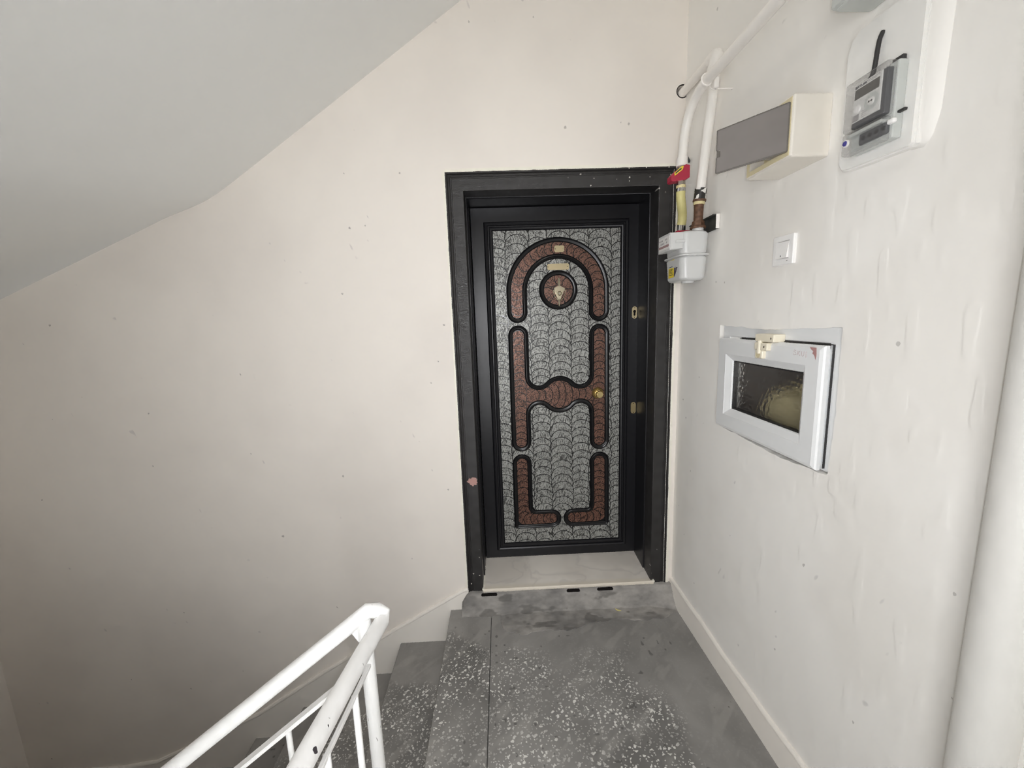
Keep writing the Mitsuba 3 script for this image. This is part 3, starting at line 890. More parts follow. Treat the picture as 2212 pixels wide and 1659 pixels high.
def patterned_glass(s0, s1, z0, z1):
    nx, nz = 150, 90
    S, Z = np.meshgrid(np.linspace(s0, s1, nx), np.linspace(z0, z1, nz), indexing='ij')
    r = np.random.default_rng(4)
    step = 0.0135
    gx, gz = np.meshgrid(np.arange(s0 - .03, s1 + .03, step), np.arange(z0 - .03, z1 + .03, step * 0.95), indexing='ij')
    gx = gx + (np.arange(gx.shape[1]) % 2)[None] * step / 2
    c = np.stack([gx.ravel(), gz.ravel()], 1) + r.normal(0, 0.0022, (gx.size, 2))
    from scipy.spatial import cKDTree
    d, i = cKDTree(c).query(np.stack([S.ravel(), Z.ravel()], 1), k=2)
    h = (0.0016 * np.clip(1 - (d[:, 0] / 0.0095) ** 2, 0, 1) * r.uniform(0.6, 1.0, len(c))[i[:, 0]]).reshape(S.shape)
    v = np.stack([S, Z, h], -1).reshape(-1, 3)
    vb = np.stack([S, Z, S * 0 - 0.004], -1).reshape(-1, 3)
    n = len(v)
    f = []
    idx = np.arange(n).reshape(nx, nz)
    a, b, c_, d_ = idx[:-1, :-1].ravel(), idx[1:, :-1].ravel(), idx[1:, 1:].ravel(), idx[:-1, 1:].ravel()
    f = np.vstack([np.stack([a, b, c_], 1), np.stack([a, c_, d_], 1), np.stack([a, c_, b], 1) + n, np.stack([a, d_, c_], 1) + n])
    rim = list(idx[:, 0]) + list(idx[-1, 1:]) + list(idx[-2::-1, -1]) + list(idx[0, -2:0:-1])
    e = []
    for k in range(len(rim)):
        p, q = rim[k], rim[(k + 1) % len(rim)]
        e += [(q, p, p + n), (q, p + n, q + n)]
    m = trimesh.Trimesh(np.vstack([v, vb]), np.vstack([f, e]), process=False)
    m.fix_normals()
    return m


add('pane', patterned_glass(0.434, 0.773, 1.105, 1.282), 'm_glass', smooth=25, parent=SA, M=MS @ trimesh.transformations.translation_matrix([0, 0, -0.013]), label='obscured glass with a pebbled pattern')


def stroke_text(lines, r, m, parent, name, M, lab=None):
    add(name, [tube(np.array([(a, b, 0) for a, b in l]), r, 6) for l in lines], m, parent=parent, M=M, label=lab)


gz = 1.338
stroke_text([[(0.748, gz + .006), (0.741, gz + .008), (0.739, gz + .004), (0.747, gz), (0.749, gz - .004), (0.742, gz - .006), (0.738, gz - .004)],
             [(0.755, gz + .006), (0.755, gz - .006)], [(0.763, gz + .006), (0.755, gz), (0.764, gz - .007)],
             [(0.769, gz + .006), (0.769, gz - .004), (0.773, gz - .008), (0.778, gz - .004), (0.778, gz + .006)],
             [(0.785, gz + .006), (0.786, gz - .010)]], 0.0007, 'm_graffiti', SA, 'scratched_letters', MS @ trimesh.transformations.translation_matrix([0.012, 0, 0.0131]), 'hand scratched letters')
pf = Polygon([(0.815, 1.358), (0.838, 1.357), (0.840, 1.337), (0.838, 1.325), (0.833, 1.336), (0.826, 1.341), (0.828, 1.347), (0.820, 1.352)])
add('bare_patch', extr(pf, 0.0, 0.0006), 'm_pink_filler', parent=SA, M=MS @ trimesh.transformations.translation_matrix([-0.006, 0, 0.0131]), label='pinkish patch where paint has peeled')

# latch
LT = 'window_latch'
ML = RW
add('keeper', rbox(0.592, 0.678, 1.3625, 1.3865, -0.010, 0.028, 0.0025, 8), 'm_beige', smooth=35, parent=LT, M=ML)
add('body', rbox(0.592, 0.653, 1.3355, 1.3600, 0.010, 0.030, 0.003, 8), 'm_beige', smooth=35, parent=LT, M=ML)
add('bolt', tube([(0.616, 1.325, 0.027), (0.616, 1.366, 0.027)], 0.0075, 14), 'm_beige', smooth=40, parent=LT, M=ML)
add('thumb_piece', [rbox(0.594, 0.631, 1.308, 1.3365, 0.010, 0.0285, 0.005, 10)], 'm_beige', smooth=35, parent=LT, M=ML)
add('thumb_dimple', lathe([(0, 0.0283), (0.0105, 0.0283), (0.0095, 0.0292), (0, 0.0286)], 20), 'm_yellowed', smooth=True, parent=LT, M=ML @ trimesh.transformations.translation_matrix([0.6125, 1.3215, 0]))
for s, z, w in ((0.667, 1.374, 0.028), (0.640, 1.347, 0.030)):
    add('screw', lathe([(0, -0.001), (0.0035, -0.001), (0.003, 0.0008), (0, 0.001)], 12), 'm_nickel', parent=LT, M=ML @ trimesh.transformations.translation_matrix([s, z, w]))
meta(LT, 'beige plastic slide bolt at the top of the small window', 'latch')

add('edge_seal', [cbox(0.8567, 0.8583, 1.030, 1.366, -0.012, -0.004, 0.0003), cbox(0.46, 0.8583, 1.3640, 1.366, -0.012, -0.006, 0.0003)], 'm_gasket', parent=W, M=RW, label='black seal in the gap at the right edge of the sash')
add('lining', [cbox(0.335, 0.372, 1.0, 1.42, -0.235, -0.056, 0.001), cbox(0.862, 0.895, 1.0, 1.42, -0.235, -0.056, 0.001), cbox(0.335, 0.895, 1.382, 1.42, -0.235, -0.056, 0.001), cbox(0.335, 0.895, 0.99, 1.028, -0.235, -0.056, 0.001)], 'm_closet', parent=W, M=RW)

# the shaft behind the glass
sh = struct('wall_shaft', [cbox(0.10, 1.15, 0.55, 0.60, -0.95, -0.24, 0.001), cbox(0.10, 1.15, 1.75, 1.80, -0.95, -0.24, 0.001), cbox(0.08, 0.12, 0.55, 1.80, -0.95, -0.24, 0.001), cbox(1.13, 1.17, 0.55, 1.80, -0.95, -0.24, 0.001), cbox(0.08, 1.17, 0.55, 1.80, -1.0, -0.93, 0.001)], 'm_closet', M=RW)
k = add('vent_opening', extr(sbox(0.0, 0.0, 0.45, 0.45), 0.0, 0.004), 'm_upvc', parent=sh, M=RW @ frame([0, 0, 1], [0, 1, 0], [-1, 0, 0], [1.128, 1.25, -0.80]))
scene[k]['emitter'] = {'type': 'area', 'radiance': rgb(9.0, 8.7, 8.0)}
sack = trimesh.creation.icosphere(4, 1.0)
nz_ = meshkit.fbm(sack.vertices * 2.3 + 5, 4)
sack.vertices *= (0.86 + 0.28 * nz_)[:, None]
sack.vertices *= [0.165, 0.105, 0.075]
sack.vertices[:, 1] = np.maximum(sack.vertices[:, 1], -0.075)
sack.apply_translation([0.60, 1.105, -0.150])
add('cloth_bundle', sack, 'm_yellow_cloth', smooth=True, M=RW, label='pale yellow bundle seen blurred behind the patterned glass', category='bundle')
add('shaft_shelf', cbox(0.12, 1.13, 0.965, 0.99, -0.93, -0.24, 0.002), 'm_timber', parent=sh, M=RW)

# ------------------------------------------------------------------ electric meter on its board
board = sbox(0.852, 1.780, 1.022, 2.074)
bd = Polygon([(0.852, 1.800), (0.862, 1.783), (0.88, 1.779), (1.022, 1.775), (1.030, 1.78), (1.030, 2.066), (1.02, 2.074), (0.885, 2.076), (0.862, 2.062), (0.852, 2.035)]).buffer(0.003).buffer(-0.003)
bmesh = [extr(bd, -0.003, 0.014), extr(bd.buffer(-0.003), 0.013, 0.0215)]
add('meter_board', bmesh, 'm_board', M=RW, label='rounded white painted board behind the electric meter', category='board')
struct('trim_2', [tube([(1.022, 1.772, -0.036), (1.024, 1.79, -0.036), (1.026, 1.83, -0.036), (1.030, 2.1, -0.036), (1.030, 2.6, -0.036), (1.030, 3.2, -0.036)], [0.038, 0.044, 0.049, 0.050, 0.050, 0.050], 36)], 'm_wall_right', smooth=True, M=RW)
EM = 'electric_meter'
s0, s1, zb_, zt_ = 0.904, 1.006, 1.846, 1.947
add('back_case', [rbox(s0 + 0.002, s1, 1.800, zt_, 0.0215, 0.042, 0.003, 8)], 'm_meter_grey', smooth=35, parent=EM, M=RW)
add('inner_case', rbox(s0 + 0.013, s1 - 0.011, zb_ + 0.005, zt_ - 0.008, 0.038, 0.0535, 0.003, 8), 'm_meter_dark', smooth=35, parent=EM, M=RW)
add('cover', rbox(s0, s1 - 0.003, zb_, zt_ + 0.001, 0.0405, 0.0625, 0.005, 12), 'm_clear', smooth=35, parent=EM, M=RW, label='clear smoky plastic cover')
MF = RW @ trimesh.transformations.translation_matrix([0, 0, 0.0532])
FP = EM + '__face_plate'
f0, f1, g0, g1 = 0.9205, 0.986, 1.862, 1.9375
add('face_plate', cbox(f0, f1, g0, g1, 0, 0.003, 0.0008), 'm_face', parent=EM, M=MF)
add('display', cbox(f0 + 0.004, f1 - 0.005, 1.908, 1.9275, 0.0028, 0.0040, 0.0004), 'm_lcd', parent=FP, M=MF)
tm = meshkit.text_mesh('BAYLAN', 0.0050, 0.0006, bold=True)
tm.apply_translation([f0 + 0.003, 1.9300, 0.0029])
add('lettering', tm, 'm_ink', parent=FP, M=MF)
MO2 = MF @ trimesh.transformations.translation_matrix([f1 - 0.020, 1.888, 0])
add('optical_ring', lathe([(0.0, 0.0028), (0.0165, 0.0028), (0.0165, 0.0036), (0.0, 0.0036)], 28), 'm_meter_grey', smooth=30, parent=FP, M=MO2)
add('optical_port', [lathe([(0, 0.0034), (0.0080, 0.0034), (0.0072, 0.0060), (0, 0.0060)], 24)], 'm_paper', smooth=30, parent=FP, M=MO2)
for dx in (-0.0028, 0.0028):
    add('sensor', lathe([(0, 0.0058), (0.0020, 0.0058), (0.0016, 0.0064), (0, 0.0064)], 10), 'm_hole', parent=FP, M=MO2 @ trimesh.transformations.translation_matrix([dx, 0.0, 0]))
add('button', lathe([(0, 0.0028), (0.0080, 0.0028), (0.0070, 0.0050), (0, 0.0054)], 20), 'm_switch_white', smooth=35, parent=FP, M=MF @ trimesh.transformations.translation_matrix([f0 + 0.013, 1.886, 0]))
add('serial_label', cbox(f0 + 0.002, f0 + 0.018, 1.8635, 1.8765, 0.0028, 0.0034, 0.0003), 'm_label_grey', parent=FP, M=MF)
for z, x, l in ((1.877, .023, 0.014), (1.873, .023, 0.018), (1.869, .023, 0.012), (1.865, .023, 0.016), (1.9335, .031, 0.030), (1.9305, .031, 0.022)):
    add('print_line', cbox(f0 + x, f0 + x + l, z, z + 0.0012, 0.0028, 0.0032, 0.0002), 'm_label_grey', parent=FP, M=MF)
add('terminal_block', cbox(s0 + 0.030, s1 - 0.008, 1.812, 1.834, 0.036, 0.048, 0.002), 'm_meter_dark', parent=EM, M=RW)
for i in range(4):
    add('terminal_screw', lathe([(0, 0.0475), (0.0042, 0.0475), (0.0038, 0.0500), (0, 0.0500)], 12), 'm_black_plastic', parent=EM + '__terminal_block', M=RW @ trimesh.transformations.translation_matrix([s0 + 0.042 + i * 0.015, 1.824, 0]))
add('terminal_cover', rbox(s0, s1 - 0.006, 1.798, zb_ - 0.0005, 0.0385, 0.0615, 0.005, 10), 'm_clear', smooth=35, parent=EM, M=RW, label='clear terminal cover')
add('terminal_plate', cbox(s0 + 0.008, s1 - 0.014, 1.835, 1.842, 0.040, 0.056, 0.001), 'm_meter_grey', parent=EM, M=RW)
MSE = RW @ trimesh.transformations.translation_matrix([0.9185, 1.823, 0.0615])
add('seal', [lathe([(0, 0), (0.0078, 0), (0.0078, 0.0035), (0.006, 0.004), (0.0, 0.004)], 20)], 'm_paper', smooth=30, parent=EM, M=MSE)
add('seal_cap', [lathe([(0, 0.0038), (0.0056, 0.0038), (0.005, 0.0055), (0.0, 0.0060)], 20)], 'm_blue', smooth=30, parent=EM, M=MSE, label='dark blue seal')
add('seal_clip', [rbox(0.998, 1.013, 1.826, 1.836, 0.040, 0.050, 0.003, 8)], 'm_switch_white', smooth=35, parent=EM, M=RW)
add('side_tab', [cbox(1.004, 1.020, 1.846, 1.851, 0.028, 0.036, 0.001)], 'm_black_plastic', parent=EM, M=RW)
add('hanging_lug', [cbox(0.978, 1.002, 1.945, 1.958, 0.0225, 0.032, 0.002)], 'm_black_plastic', parent=EM, M=RW)
meta(EM, 'grey electricity meter with clear cover, dark display and blue seal', 'electric meter')
cab = smooth_path([(0.9405, 2.034, 0.022), (0.941, 2.02, 0.028), (0.940, 1.998, 0.030), (0.938, 1.975, 0.030), (0.934, 1.955, 0.030), (0.927, 1.945, 0.032)], 6)
add('meter_cable', tube(cab, 0.0045, 10), 'm_black_plastic', smooth=40, M=RW, label='short black cable coming out of the board above the electric meter', category='cable')
# box above, only its underside is in the picture
JB = 'wall_box'
add('body', rbox(0.880, 0.995, 2.108, 2.34, 0.0, 0.085, 0.006, 10), 'm_meter_grey', smooth=35, parent=JB, M=RW @ trimesh.transformations.translation_matrix([0.0, 0.0, 0.0]))
add('lid', rbox(0.877, 0.998, 2.112, 2.344, 0.070, 0.092, 0.006, 10), 'm_meter_grey', smooth=35, parent=JB, M=RW)
meta(JB, 'grey box above the electric meter, cut off by the top of the picture', 'box')

# ------------------------------------------------------------------ fuse box with swung-open cover
FB = 'fuse_box'
b0, b1, c0, c1, dd = 0.612, 0.795, 1.843, 1.992, 0.100
outerb = mani(rbox(b0, b1, c0, c1, -0.03, dd, 0.006, 12)) - mani(cbox(b0 - 0.1, b1 + 0.1, c0 - 0.1, c1 + 0.1, -0.1, 0.0005, 0.0001)) - mani(cbox(b0 + 0.012, b1 - 0.012, c0 + 0.016, c1 - 0.016, dd - 0.05, dd + 0.05, 0.001))
add('body', unmani(outerb), 'm_old_plastic', smooth=30, parent=FB, M=RW)
add('front_rim', [extr(sbox(b0 + 0.006, c0 + 0.006, b1 - 0.006, c1 - 0.006).difference(sbox(b0 + 0.014, c0 + 0.018, b1 - 0.014, c1 - 0.018)), dd - 0.002, dd + 0.0015)], 'm_yellowed', parent=FB, M=RW)
add('back_panel', cbox(b0 + 0.011, b1 - 0.011, c0 + 0.015, c1 - 0.015, dd - 0.058, dd - 0.046, 0.001), 'm_yellowed', parent=FB, M=RW)
for i in range(3):
    x = b0 + 0.045 + i * 0.036
    bk = add('breaker', cbox(x, x + 0.0335, c0 + 0.040, c1 - 0.040, dd - 0.047, dd - 0.012, 0.002), 'm_switch_white', parent=FB, M=RW)
    add('toggle', cbox(x + 0.011, x + 0.022, c0 + 0.066, c0 + 0.080, dd - 0.013, dd - 0.004, 0.001), 'm_black_plastic', parent=bk, M=RW)
CV = FB + '__cover'
MC = RW @ frame([-math.cos(0.574), 0, math.sin(0.574)], [0, 1, 0], [-math.sin(0.574), 0, -math.cos(0.574)], [b1 - 0.009, 1.858, dd + 0.002])
wc, hc = 0.186, 0.117
# local u runs from the hinge to the free edge, w points back towards the wall
plate_c = sbox(0, 0, wc, hc).buffer(-0.003).buffer(0.003).difference(sbox(wc - 0.012, 0.043, wc + 0.01, 0.062))
MC0 = np.eye(4)
add('cover', extr(plate_c, -0.0012, 0.0012), 'm_smoky', parent=FB, M=MC, label='swung open cover of smoky clear plastic')
rim_c = sbox(0, 0, wc, hc).buffer(-0.003).buffer(0.003)
rim_c = rim_c.difference(rim_c.buffer(-0.0026)).difference(sbox(wc - 0.02, 0.043, wc + 0.01, 0.062))
add('rim', extr(rim_c, -0.002, 0.007), 'm_smoky_rim', parent=CV, M=MC)
add('catch', [extr(sbox(wc - 0.010, 0.044, wc - 0.001, 0.060), 0.0, 0.006)], 'm_smoky_rim', parent=CV, M=MC)
meta(FB, 'aged cream plastic fuse box on the right wall, its grey see-through cover open', 'fuse box')

# ------------------------------------------------------------------ light switch
SW = 'light_switch'
MSW = RW
q0, q1, r0, r1 = 0.6235, 0.7085, 1.590, 1.675
add('plate', [unmani(mani(rbox(q0, q1, r0, r1, -0.006, 0.010, 0.003, 8)) - mani(cbox(q0 + .0165, q1 - .0165, r0 + .0165, r1 - .0165, 0.002, 0.03, 0.0002)))], 'm_switch_white', smooth=30, parent=SW, M=MSW)
rock = trimesh.convex.convex_hull(np.array([(s, z, w) for s in (q0 + .0185, q1 - .0185) for z, w in ((r0 + .0195, 0.002), (r0 + .0195, 0.0160), (r1 - .0185, 0.002), (r1 - .0185, 0.0095), (0.5 * (r0 + r1), 0.0118))]))
add('rocker', rock, 'm_switch_white', parent=SW, M=MSW)
add('indicator', cbox(0.6655, 0.668, r0 + .024, r0 + .0275, 0.0148, 0.0163, 0.0003), 'm_meter_dark', parent=SW, M=MSW)
add('mark', cbox(0.683, 0.689, r0 + .010, r0 + .0115, 0.0098, 0.0102, 0.0001), 'm_meter_dark', parent=SW, M=MSW)
meta(SW, 'white square rocker switch on the right wall below the fuse box', 'light switch')

# ------------------------------------------------------------------ gas pipes, hose, meter
GP = 'gas_pipe'
px, pz = 0.962, 2.252
run = bend([px + 0.045, -2.60, pz], [px, -0.215, pz], [0.955, -0.200, 2.045], 0.15, 14)
add('gas_pipe', tube(run, 0.0170, 18), 'm_pipe', smooth=40, label='white painted gas pipe running along the right wall and bending down to the red valve', category='pipe')
add('collar', tube([(0.9550, -0.200, 2.060), (0.9545, -0.200, 2.028)], [0.0205, 0.0215], 16), 'm_pipe', smooth=30, parent=GP)
VP = 'gas_pipe_001'
e0 = np.array([1.022, -0.300, 2.345])
vrun = bend([1.037, 0.10, 2.397], e0 + [0.004, -0.004, 0.022], [1.0055, -0.250, 1.900], 0.028, 10)
add('gas_pipe', tube(vrun, 0.0168, 18), 'm_pipe', smooth=40, label='white gas pipe from a hole beside the door down to the rusty nut', category='pipe')
add('elbow', tube(bend([1.0235, -0.262, 2.362], e0 + [0.004, -0.004, 0.022], [1.0205, -0.294, 2.315], 0.026, 10), 0.0235, 18), 'm_pipe', smooth=40, parent=VP)
add('elbow_rim', tube([(1.0208, -0.2945, 2.322), (1.020, -0.2935, 2.308)], 0.0255, 18), 'm_pipe', smooth=30, parent=VP)
add('coupling', tube([(1.0075, -0.2535, 1.930), (1.0055, -0.250, 1.889)], 0.0215, 18), 'm_chipped', smooth=30, parent=VP)
add('coupling_rim', tube([(1.0056, -0.2502, 1.891), (1.0052, -0.2495, 1.883)], 0.0240, 18), 'm_rust', smooth=30, parent=VP)
PC = 'pipe_clamp'
add('block', rbox(0.983, 1.001, -0.372, -0.352, 2.222, 2.256, 0.003, 8), 'm_pipe', smooth=35, parent=PC)
an = np.linspace(0, 2 * np.pi, 25)
add('strap', tube(np.array([(px + 0.0185 * math.cos(t), -0.362, pz + 0.0185 * math.sin(t)) for t in an]), 0.0032, 8), 'm_pipe', smooth=40, parent=PC)
add('screw', tube([(0.992, -0.364, 2.218), (0.992, -0.364, 2.262)], 0.0028, 8), 'm_chrome', parent=PC)
add('wire', tube(smooth_path([(0.975, -0.352, 2.236), (0.985, -0.36, 2.222), (1.02, -0.355, 2.226), (1.056, -0.36, 2.224)], 5), 0.0016, 6), 'm_pipe', parent=PC)
meta(PC, 'white clamp tying the two gas pipes together below the elbow', 'clamp')

GV = 'gas_valve'
vy = -0.200
vb = trimesh.convex.convex_hull(np.array([(x, y, z) for y in (vy - 0.022, vy + 0.018) for x, z in ((0.905, 1.990), (0.918, 2.004), (0.962, 2.030), (0.977, 2.026), (0.977, 1.982), (0.960, 1.974), (0.912, 1.968), (0.905, 1.972))]))
add('handle', vb, 'm_red', parent=GV)
lab_ = extr(Polygon([(0.918, 1.988), (0.948, 2.010), (0.952, 2.022), (0.946, 2.024), (0.916, 1.999)]), 0, 0.0015)
add('label', lab_, 'm_yellow', parent=GV, M=DW(vy - 0.022))
add('label_print', extr(Polygon([(0.921, 1.995), (0.944, 2.012), (0.943, 2.017), (0.920, 2.000)]), 0.0014, 0.0019), 'm_ink', parent=GV, M=DW(vy - 0.022))
add('stem', tube([(0.953, vy, 2.03), (0.953, vy, 1.955)], 0.015, 6), 'm_nickel', parent=GV)
meta(GV, 'red gas shut-off valve at the lower end of the bent pipe', 'valve')

GH = 'gas_hose'
add('nut', tube([(0.953, vy, 1.972), (0.953, vy, 1.958)], 0.0165, 6), 'm_nickel', parent=GH)
add('sealing_ring', tube([(0.953, vy, 1.958), (0.953, vy, 1.948)], [0.0185, 0.0175], 18), 'm_ring_yellow', smooth=30, parent=GH)
add('ferrule', tube([(0.953, vy, 1.948), (0.9535, vy, 1.935)], 0.0178, 16), 'm_chrome', smooth=30, parent=GH)
hp = smooth_path([(0.953, vy, 1.940), (0.954, vy + 0.001, 1.915), (0.963, vy + 0.012, 1.888), (0.978, vy + 0.036, 1.862), (0.984, vy + 0.050, 1.838), (0.984, vy + 0.055, 1.822)], 8)
add('tube', tube(hp, 0.0172, 18), 'm_hose', smooth=40, parent=GH)
add('ferrule', tube([(0.984, -0.145, 1.826), (0.984, -0.145, 1.795)], 0.0165, 16), 'm_chrome', smooth=30, parent=GH)
meta(GH, 'pale yellow ribbed gas hose between the red valve and the gas meter', 'hose')

GM = 'gas_meter'
gx0, gx1, gy0, gy1 = 0.928, 1.040, -0.280, -0.112
z_b, z_m, z_t = 1.588, 1.683, 1.774


def taper(z0, z1, in0, in1, r0=0.028, r1=0.028):
    """Rounded-corner block that narrows by in0 / in1 at z0 / z1."""
    pts = []
    for z, i, r in ((z0, in0 + 0.010, r0), (z0 + 0.004, in0 + 0.004, r0), (z0 + 0.011, in0, r0), (z1 - 0.011, in1, r1), (z1 - 0.004, in1 + 0.004, r1), (z1, in1 + 0.010, r1)):
        g = sbox(gx0 + i, gy0 + i, gx1 - i, gy1 - i).buffer(-r).buffer(r, quad_segs=6)
        pts += [(x, y, z) for x, y in g.exterior.coords]
    return trimesh.convex.convex_hull(np.array(pts))


add('body', [taper(z_m, z_t, 0.003, 0.000), taper(z_b, z_m, 0.006, 0.002)], 'm_meter_white', smooth=35, parent=GM)
rimg = sbox(gx0 - 0.006, gy0 - 0.006, gx1 + 0.006, gy1 + 0.006).buffer(-0.03).buffer(0.03, quad_segs=8)
add('seam_flange', [extr(rimg, z_m - 0.0025, z_m + 0.0025)], 'm_meter_white', smooth=30, parent=GM)
ix0, ix1, iy0, iy1, iz0, iz1 = 0.885, 0.935, -0.272, -0.160, 1.703, 1.770
idx_ = trimesh.convex.convex_hull(np.array([(ix0, iy0, iz0), (ix0, iy1, iz0), (ix0, iy0, iz1 - 0.002), (ix0, iy1, iz1 - 0.002), (ix1, iy0, iz0 + 0.004), (ix1, iy1, iz0 + 0.004), (ix1, iy0, iz1), (ix1, iy1, iz1), (ix0 + 0.004, iy0 - 0.004, iz0 + 0.004), (ix0 + 0.004, iy0 - 0.004, iz1 - 0.004), (ix1, iy0 - 0.004, iz0 + 0.006), (ix1, iy0 - 0.004, iz1 - 0.003)]))
IX = add('index_housing', idx_, 'm_meter_white', parent=GM)
MI = frame([0, -1, 0], [0, 0, 1], [-1, 0, 0], [ix0, 0, 0])
add('label_plate', cbox(-iy1 + 0.004, -iy0 - 0.004, iz0 + 0.008, iz1 - 0.010, -0.001, 0.0012, 0.0004), 'm_paper', parent=IX, M=MI)
add('label_band', cbox(-iy1 + 0.006, -iy0 - 0.006, iz0 + 0.016, iz0 + 0.025, 0.001, 0.0017, 0.0002), 'm_label_red', parent=IX, M=MI)
add('label_print', [cbox(-iy1 + 0.010 + 0.014 * i, -iy1 + 0.018 + 0.014 * i, iz1 - 0.024 - 0.012 * j, iz1 - 0.018 - 0.012 * j, 0.001, 0.0016, 0.0002) for i in range(6) for j in range(2) if (i * 3 + j) % 4 != 1], 'm_label_grey', parent=IX, M=MI)
add('catch', cbox(ix0 + 0.020, ix1 + 0.006, iy0 - 0.010, iy0 - 0.001, 1.729, 1.740, 0.0015), 'm_meter_white', parent=IX)
ys0, ys1 = -0.205, -0.150
ML2 = frame([0, -1, 0], [0, 0, 1], [-1, 0, 0], [gx0 + 0.0045, 0, 0])
add('yellow_sticker', extr(Polygon([(0.155, 1.605), (0.155, 1.675), (0.205, 1.677), (0.205, 1.607)]), 0.0, 0.0010), 'm_yellow', parent=GM, M=ML2, label='yellow notice sticker')
add('sticker_print', [cbox(0.160, 0.160 + l, z, z + 0.0022, 0.0009, 0.0014, 0.0002) for z, l in ((1.667, 0.020), (1.659, 0.036), (1.654, 0.032), (1.648, 0.035), (1.638, 0.036), (1.633, 0.030), (1.627, 0.036), (1.622, 0.034), (1.616, 0.036))], 'm_ink', parent=GM + '__yellow_sticker', M=ML2)
add('black_sticker', extr(Polygon([(0.207, 1.609), (0.206, 1.669), (0.236, 1.675), (0.240, 1.642), (0.212, 1.609)]), 0.0, 0.0009), 'm_violet_ink', parent=GM, M=ML2, label='dark violet notice sticker')
add('sticker_print', [cbox(0.213, 0.228, z, z + 0.0013, 0.0008, 0.0012, 0.0001) for z in np.arange(1.632, 1.664, 0.004)], 'm_label_grey', parent=GM + '__black_sticker', M=ML2)
add('inlet', tube([(1.004, -0.248, 1.774), (1.004, -0.248, 1.790)], 0.021, 18), 'm_meter_white', smooth=30, parent=GM)
add('outlet', tube([(0.984, -0.145, 1.768), (0.984, -0.145, 1.783)], 0.021, 18), 'm_meter_white', smooth=30, parent=GM)
add('bottom_boss', lathe([(0, -0.008), (0.022, -0.008), (0.026, 0.0), (0.026, 0.006), (0, 0.006)], 20), 'm_meter_white', smooth=30, parent=GM, M=frame([1, 0, 0], [0, 1, 0], [0, 0, 1], [0.985, -0.215, z_b]))
meta(GM, 'white gas meter with yellow sticker hanging beside the door frame', 'gas meter')
GU = 'pipe_union'
add('nut', tube([(1.004, -0.248, 1.786), (1.004, -0.248, 1.812)], [0.0255, 0.0215], 6), 'm_rust', parent=GU)
add('collar', lathe([(0, 0.0), (0.029, 0.0), (0.029, 0.007), (0.021, 0.011), (0.0, 0.011)], 24), 'm_rust', smooth=30, parent=GU, M=frame([1, 0, 0], [0, 1, 0], [0, 0, 1], [1.004, -0.248, 1.784]))
add('neck', tube([(1.004, -0.248, 1.812), (1.0045, -0.249, 1.878)], [0.0165, 0.0180], 16), 'm_rust', smooth=30, parent=GU)
add('sealing_ring', tube([(1.0048, -0.2492, 1.8835), (1.0045, -0.249, 1.872)], 0.0205, 18), 'm_ring_yellow', smooth=30, parent=GU)
meta(GU, 'rusty brown union nut on top of the gas meter', 'pipe fitting')
add('outlet_nut', [cbox(0.956, 1.012, -0.172, -0.118, 1.776, 1.796, 0.004)], 'm_red', label='red plastic outlet nut between the yellow hose and the gas meter', category='nut')
GB = 'meter_bracket'
add('wall_plate', cbox(1.0535, 1.0575, -0.305, -0.105, 1.772, 1.824, 0.001), 'm_dark_plate', parent=GB)
add('shelf', [cbox(1.034, 1.056, -0.305, -0.105, 1.8205, 1.8240, 0.0008)], 'm_dark_plate', parent=GB)
add('edge', cbox(1.044, 1.0578, -0.3085, -0.3050, 1.772, 1.8245, 0.0008), 'm_pipe', parent=GB)
meta(GB, 'black sheet metal bracket standing out from the wall behind the rusty nut', 'bracket')
add('pipe_hook', tube([(1.052, -0.050, 2.098), (1.035, -0.068, 2.108)], [0.006, 0.005], 8), 'm_meter_dark', smooth=40, label='small dark metal hook on the wall beside the bent gas pipe', category='hook')
add('pipe_hole_ring', lathe([(0.0245, -0.004), (0.027, -0.004), (0.027, 0.001), (0.0245, 0.001), (0.0245, -0.004)], 24), 'm_hole', smooth=30, parent='wall_back', M=DW() @ trimesh.transformations.translation_matrix([1.036, 2.397, 0]))

# ------------------------------------------------------------------ drain pipe at the right edge
DP = 'drain_pipe'
dpp = np.array([(1.298, 0.02, 0.042), (1.298, 1.2, 0.042), (1.296, 2.4, 0.042), (1.296, 4.15, 0.042)])
add('drain_pipe', tube(dpp, 0.040, 28), 'm_drain', smooth=40, M=RW, label='thick white painted vertical pipe at the right edge', category='pipe')

# ------------------------------------------------------------------ handrail
HR = 'handrail'
P1, P2 = np.array([-0.100, -1.0735, 0.8340]), np.array([-0.0705, -1.060, 0.808])
d1 = np.array([-1.0, -0.20, -0.689])
r2 = np.array([-0.080, -1.45, 0.868])
pth = np.vstack([P1 + d1 * 1.9, P1 + d1 * 0.6, P1 + d1 * 0.03, P1 + [0.004, 0.002, 0.003], [-0.080, -1.061, 0.828], P2 + [0.001, 0.004, 0.010], P2 + [0.001, -0.012, 0.0], P2 + (r2 - P2) * 0.3, r2, [-0.085, -2.4, 0.98]])
add('rail', tube(pth, 0.0166, 20), 'm_rail', smooth=50, parent=HR)


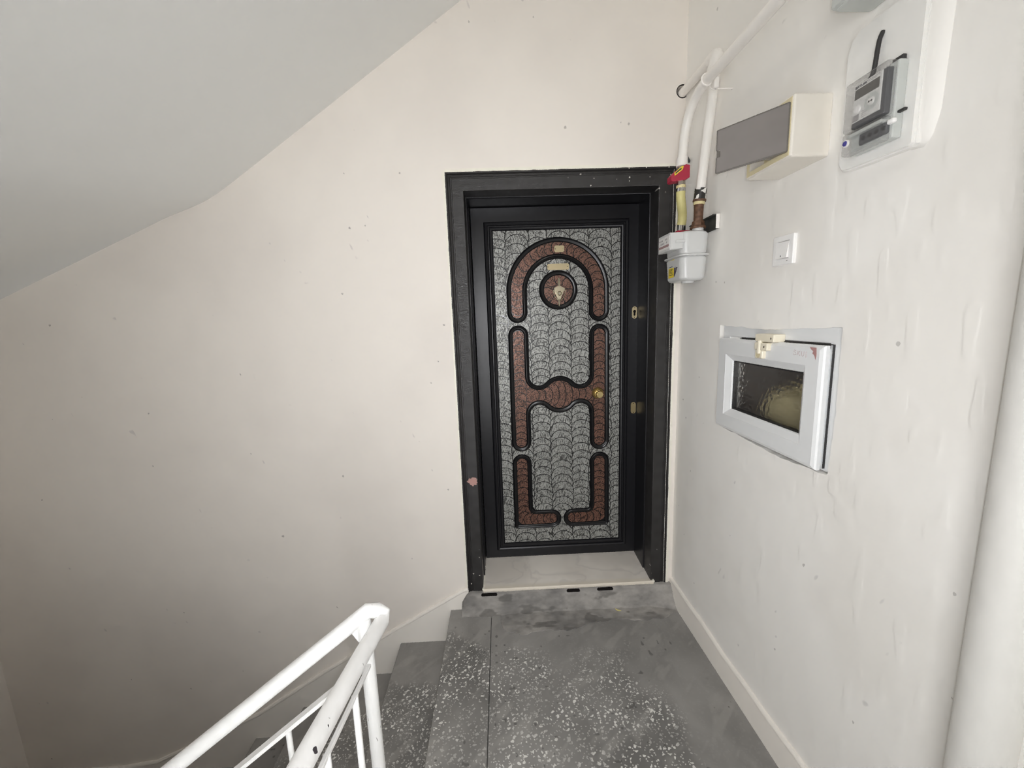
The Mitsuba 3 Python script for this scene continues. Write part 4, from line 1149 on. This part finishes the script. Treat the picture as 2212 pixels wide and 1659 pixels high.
def flat(a, b, wd, th_, up=(0, 0, 1)):
    a, b = np.asarray(a, float), np.asarray(b, float)
    t = b - a
    L = np.linalg.norm(t)
    t /= L
    s = np.cross(t, up)
    s /= np.linalg.norm(s)
    u = np.cross(s, t)
    return cbox(0, L, -wd / 2, wd / 2, -th_ / 2, th_ / 2, 0.0015), frame(t, s, u, a)


FA = np.array([-0.116, -1.0760, 0.703])
m_, M_ = flat(FA, FA + d1 * 1.9, 0.020, 0.009)
add('flat_bar', m_, 'm_rail', parent=HR, M=M_)
m_, M_ = flat([-0.074, -1.150, 0.774], [-0.074, -1.45, 0.820], 0.008, 0.008)
add('flat_bar', m_, 'm_rail', parent=HR, M=M_)
add('post', tube([(-0.106, -1.075, -0.18), (-0.106, -1.075, 0.822)], 0.0150, 18), 'm_rail', smooth=40, parent=HR)
add('weld_gusset', trimesh.convex.convex_hull(np.array([(-0.106, -1.070, 0.826), (-0.106, -1.078, 0.826), (-0.134, -1.077, 0.795), (-0.134, -1.083, 0.795), (-0.119, -1.072, 0.762), (-0.119, -1.078, 0.762), (-0.090, -1.07, 0.80)])), 'm_rail', parent=HR)
for i in range(12):
    t = 0.165 + 0.115 * i
    q = FA + d1 * t
    add('baluster', tube([q + [0, 0, -0.003], [q[0], q[1], q[2] - 0.84]], 0.0062, 10), 'm_rail', smooth=40, parent=HR)
for i in range(3):
    t = 0.38 + 0.33 * i
    q = np.array([-0.074, -1.095, 0.766]) * (1 - t) + np.array([-0.074, -1.45, 0.820]) * t
    add('baluster', tube([q, [q[0] - 0.004, q[1], -0.01]], 0.0062, 10), 'm_rail', smooth=40, parent=HR)
meta(HR, 'white painted tubular steel handrail with flat bars and thin balusters beside the stairs', 'handrail')

# ------------------------------------------------------------------ scrap on the floor
sc_ = smooth_path([(0.742, -0.060, 0.010), (0.748, -0.072, 0.012), (0.758, -0.078, 0.011), (0.770, -0.076, 0.009)], 5)
pm = tube(sc_, [0.0015 + 0.003 * math.sin(math.pi * t) for t in np.linspace(0, 1, len(sc_))], 8)
pm.vertices[:, 2] = 0.0005 + (pm.vertices[:, 2] - pm.vertices[:, 2].min()) * 0.6
add('peel_scrap', pm, 'm_peel', smooth=True, label='small curved yellow peel lying on the landing before the threshold', category='scrap')
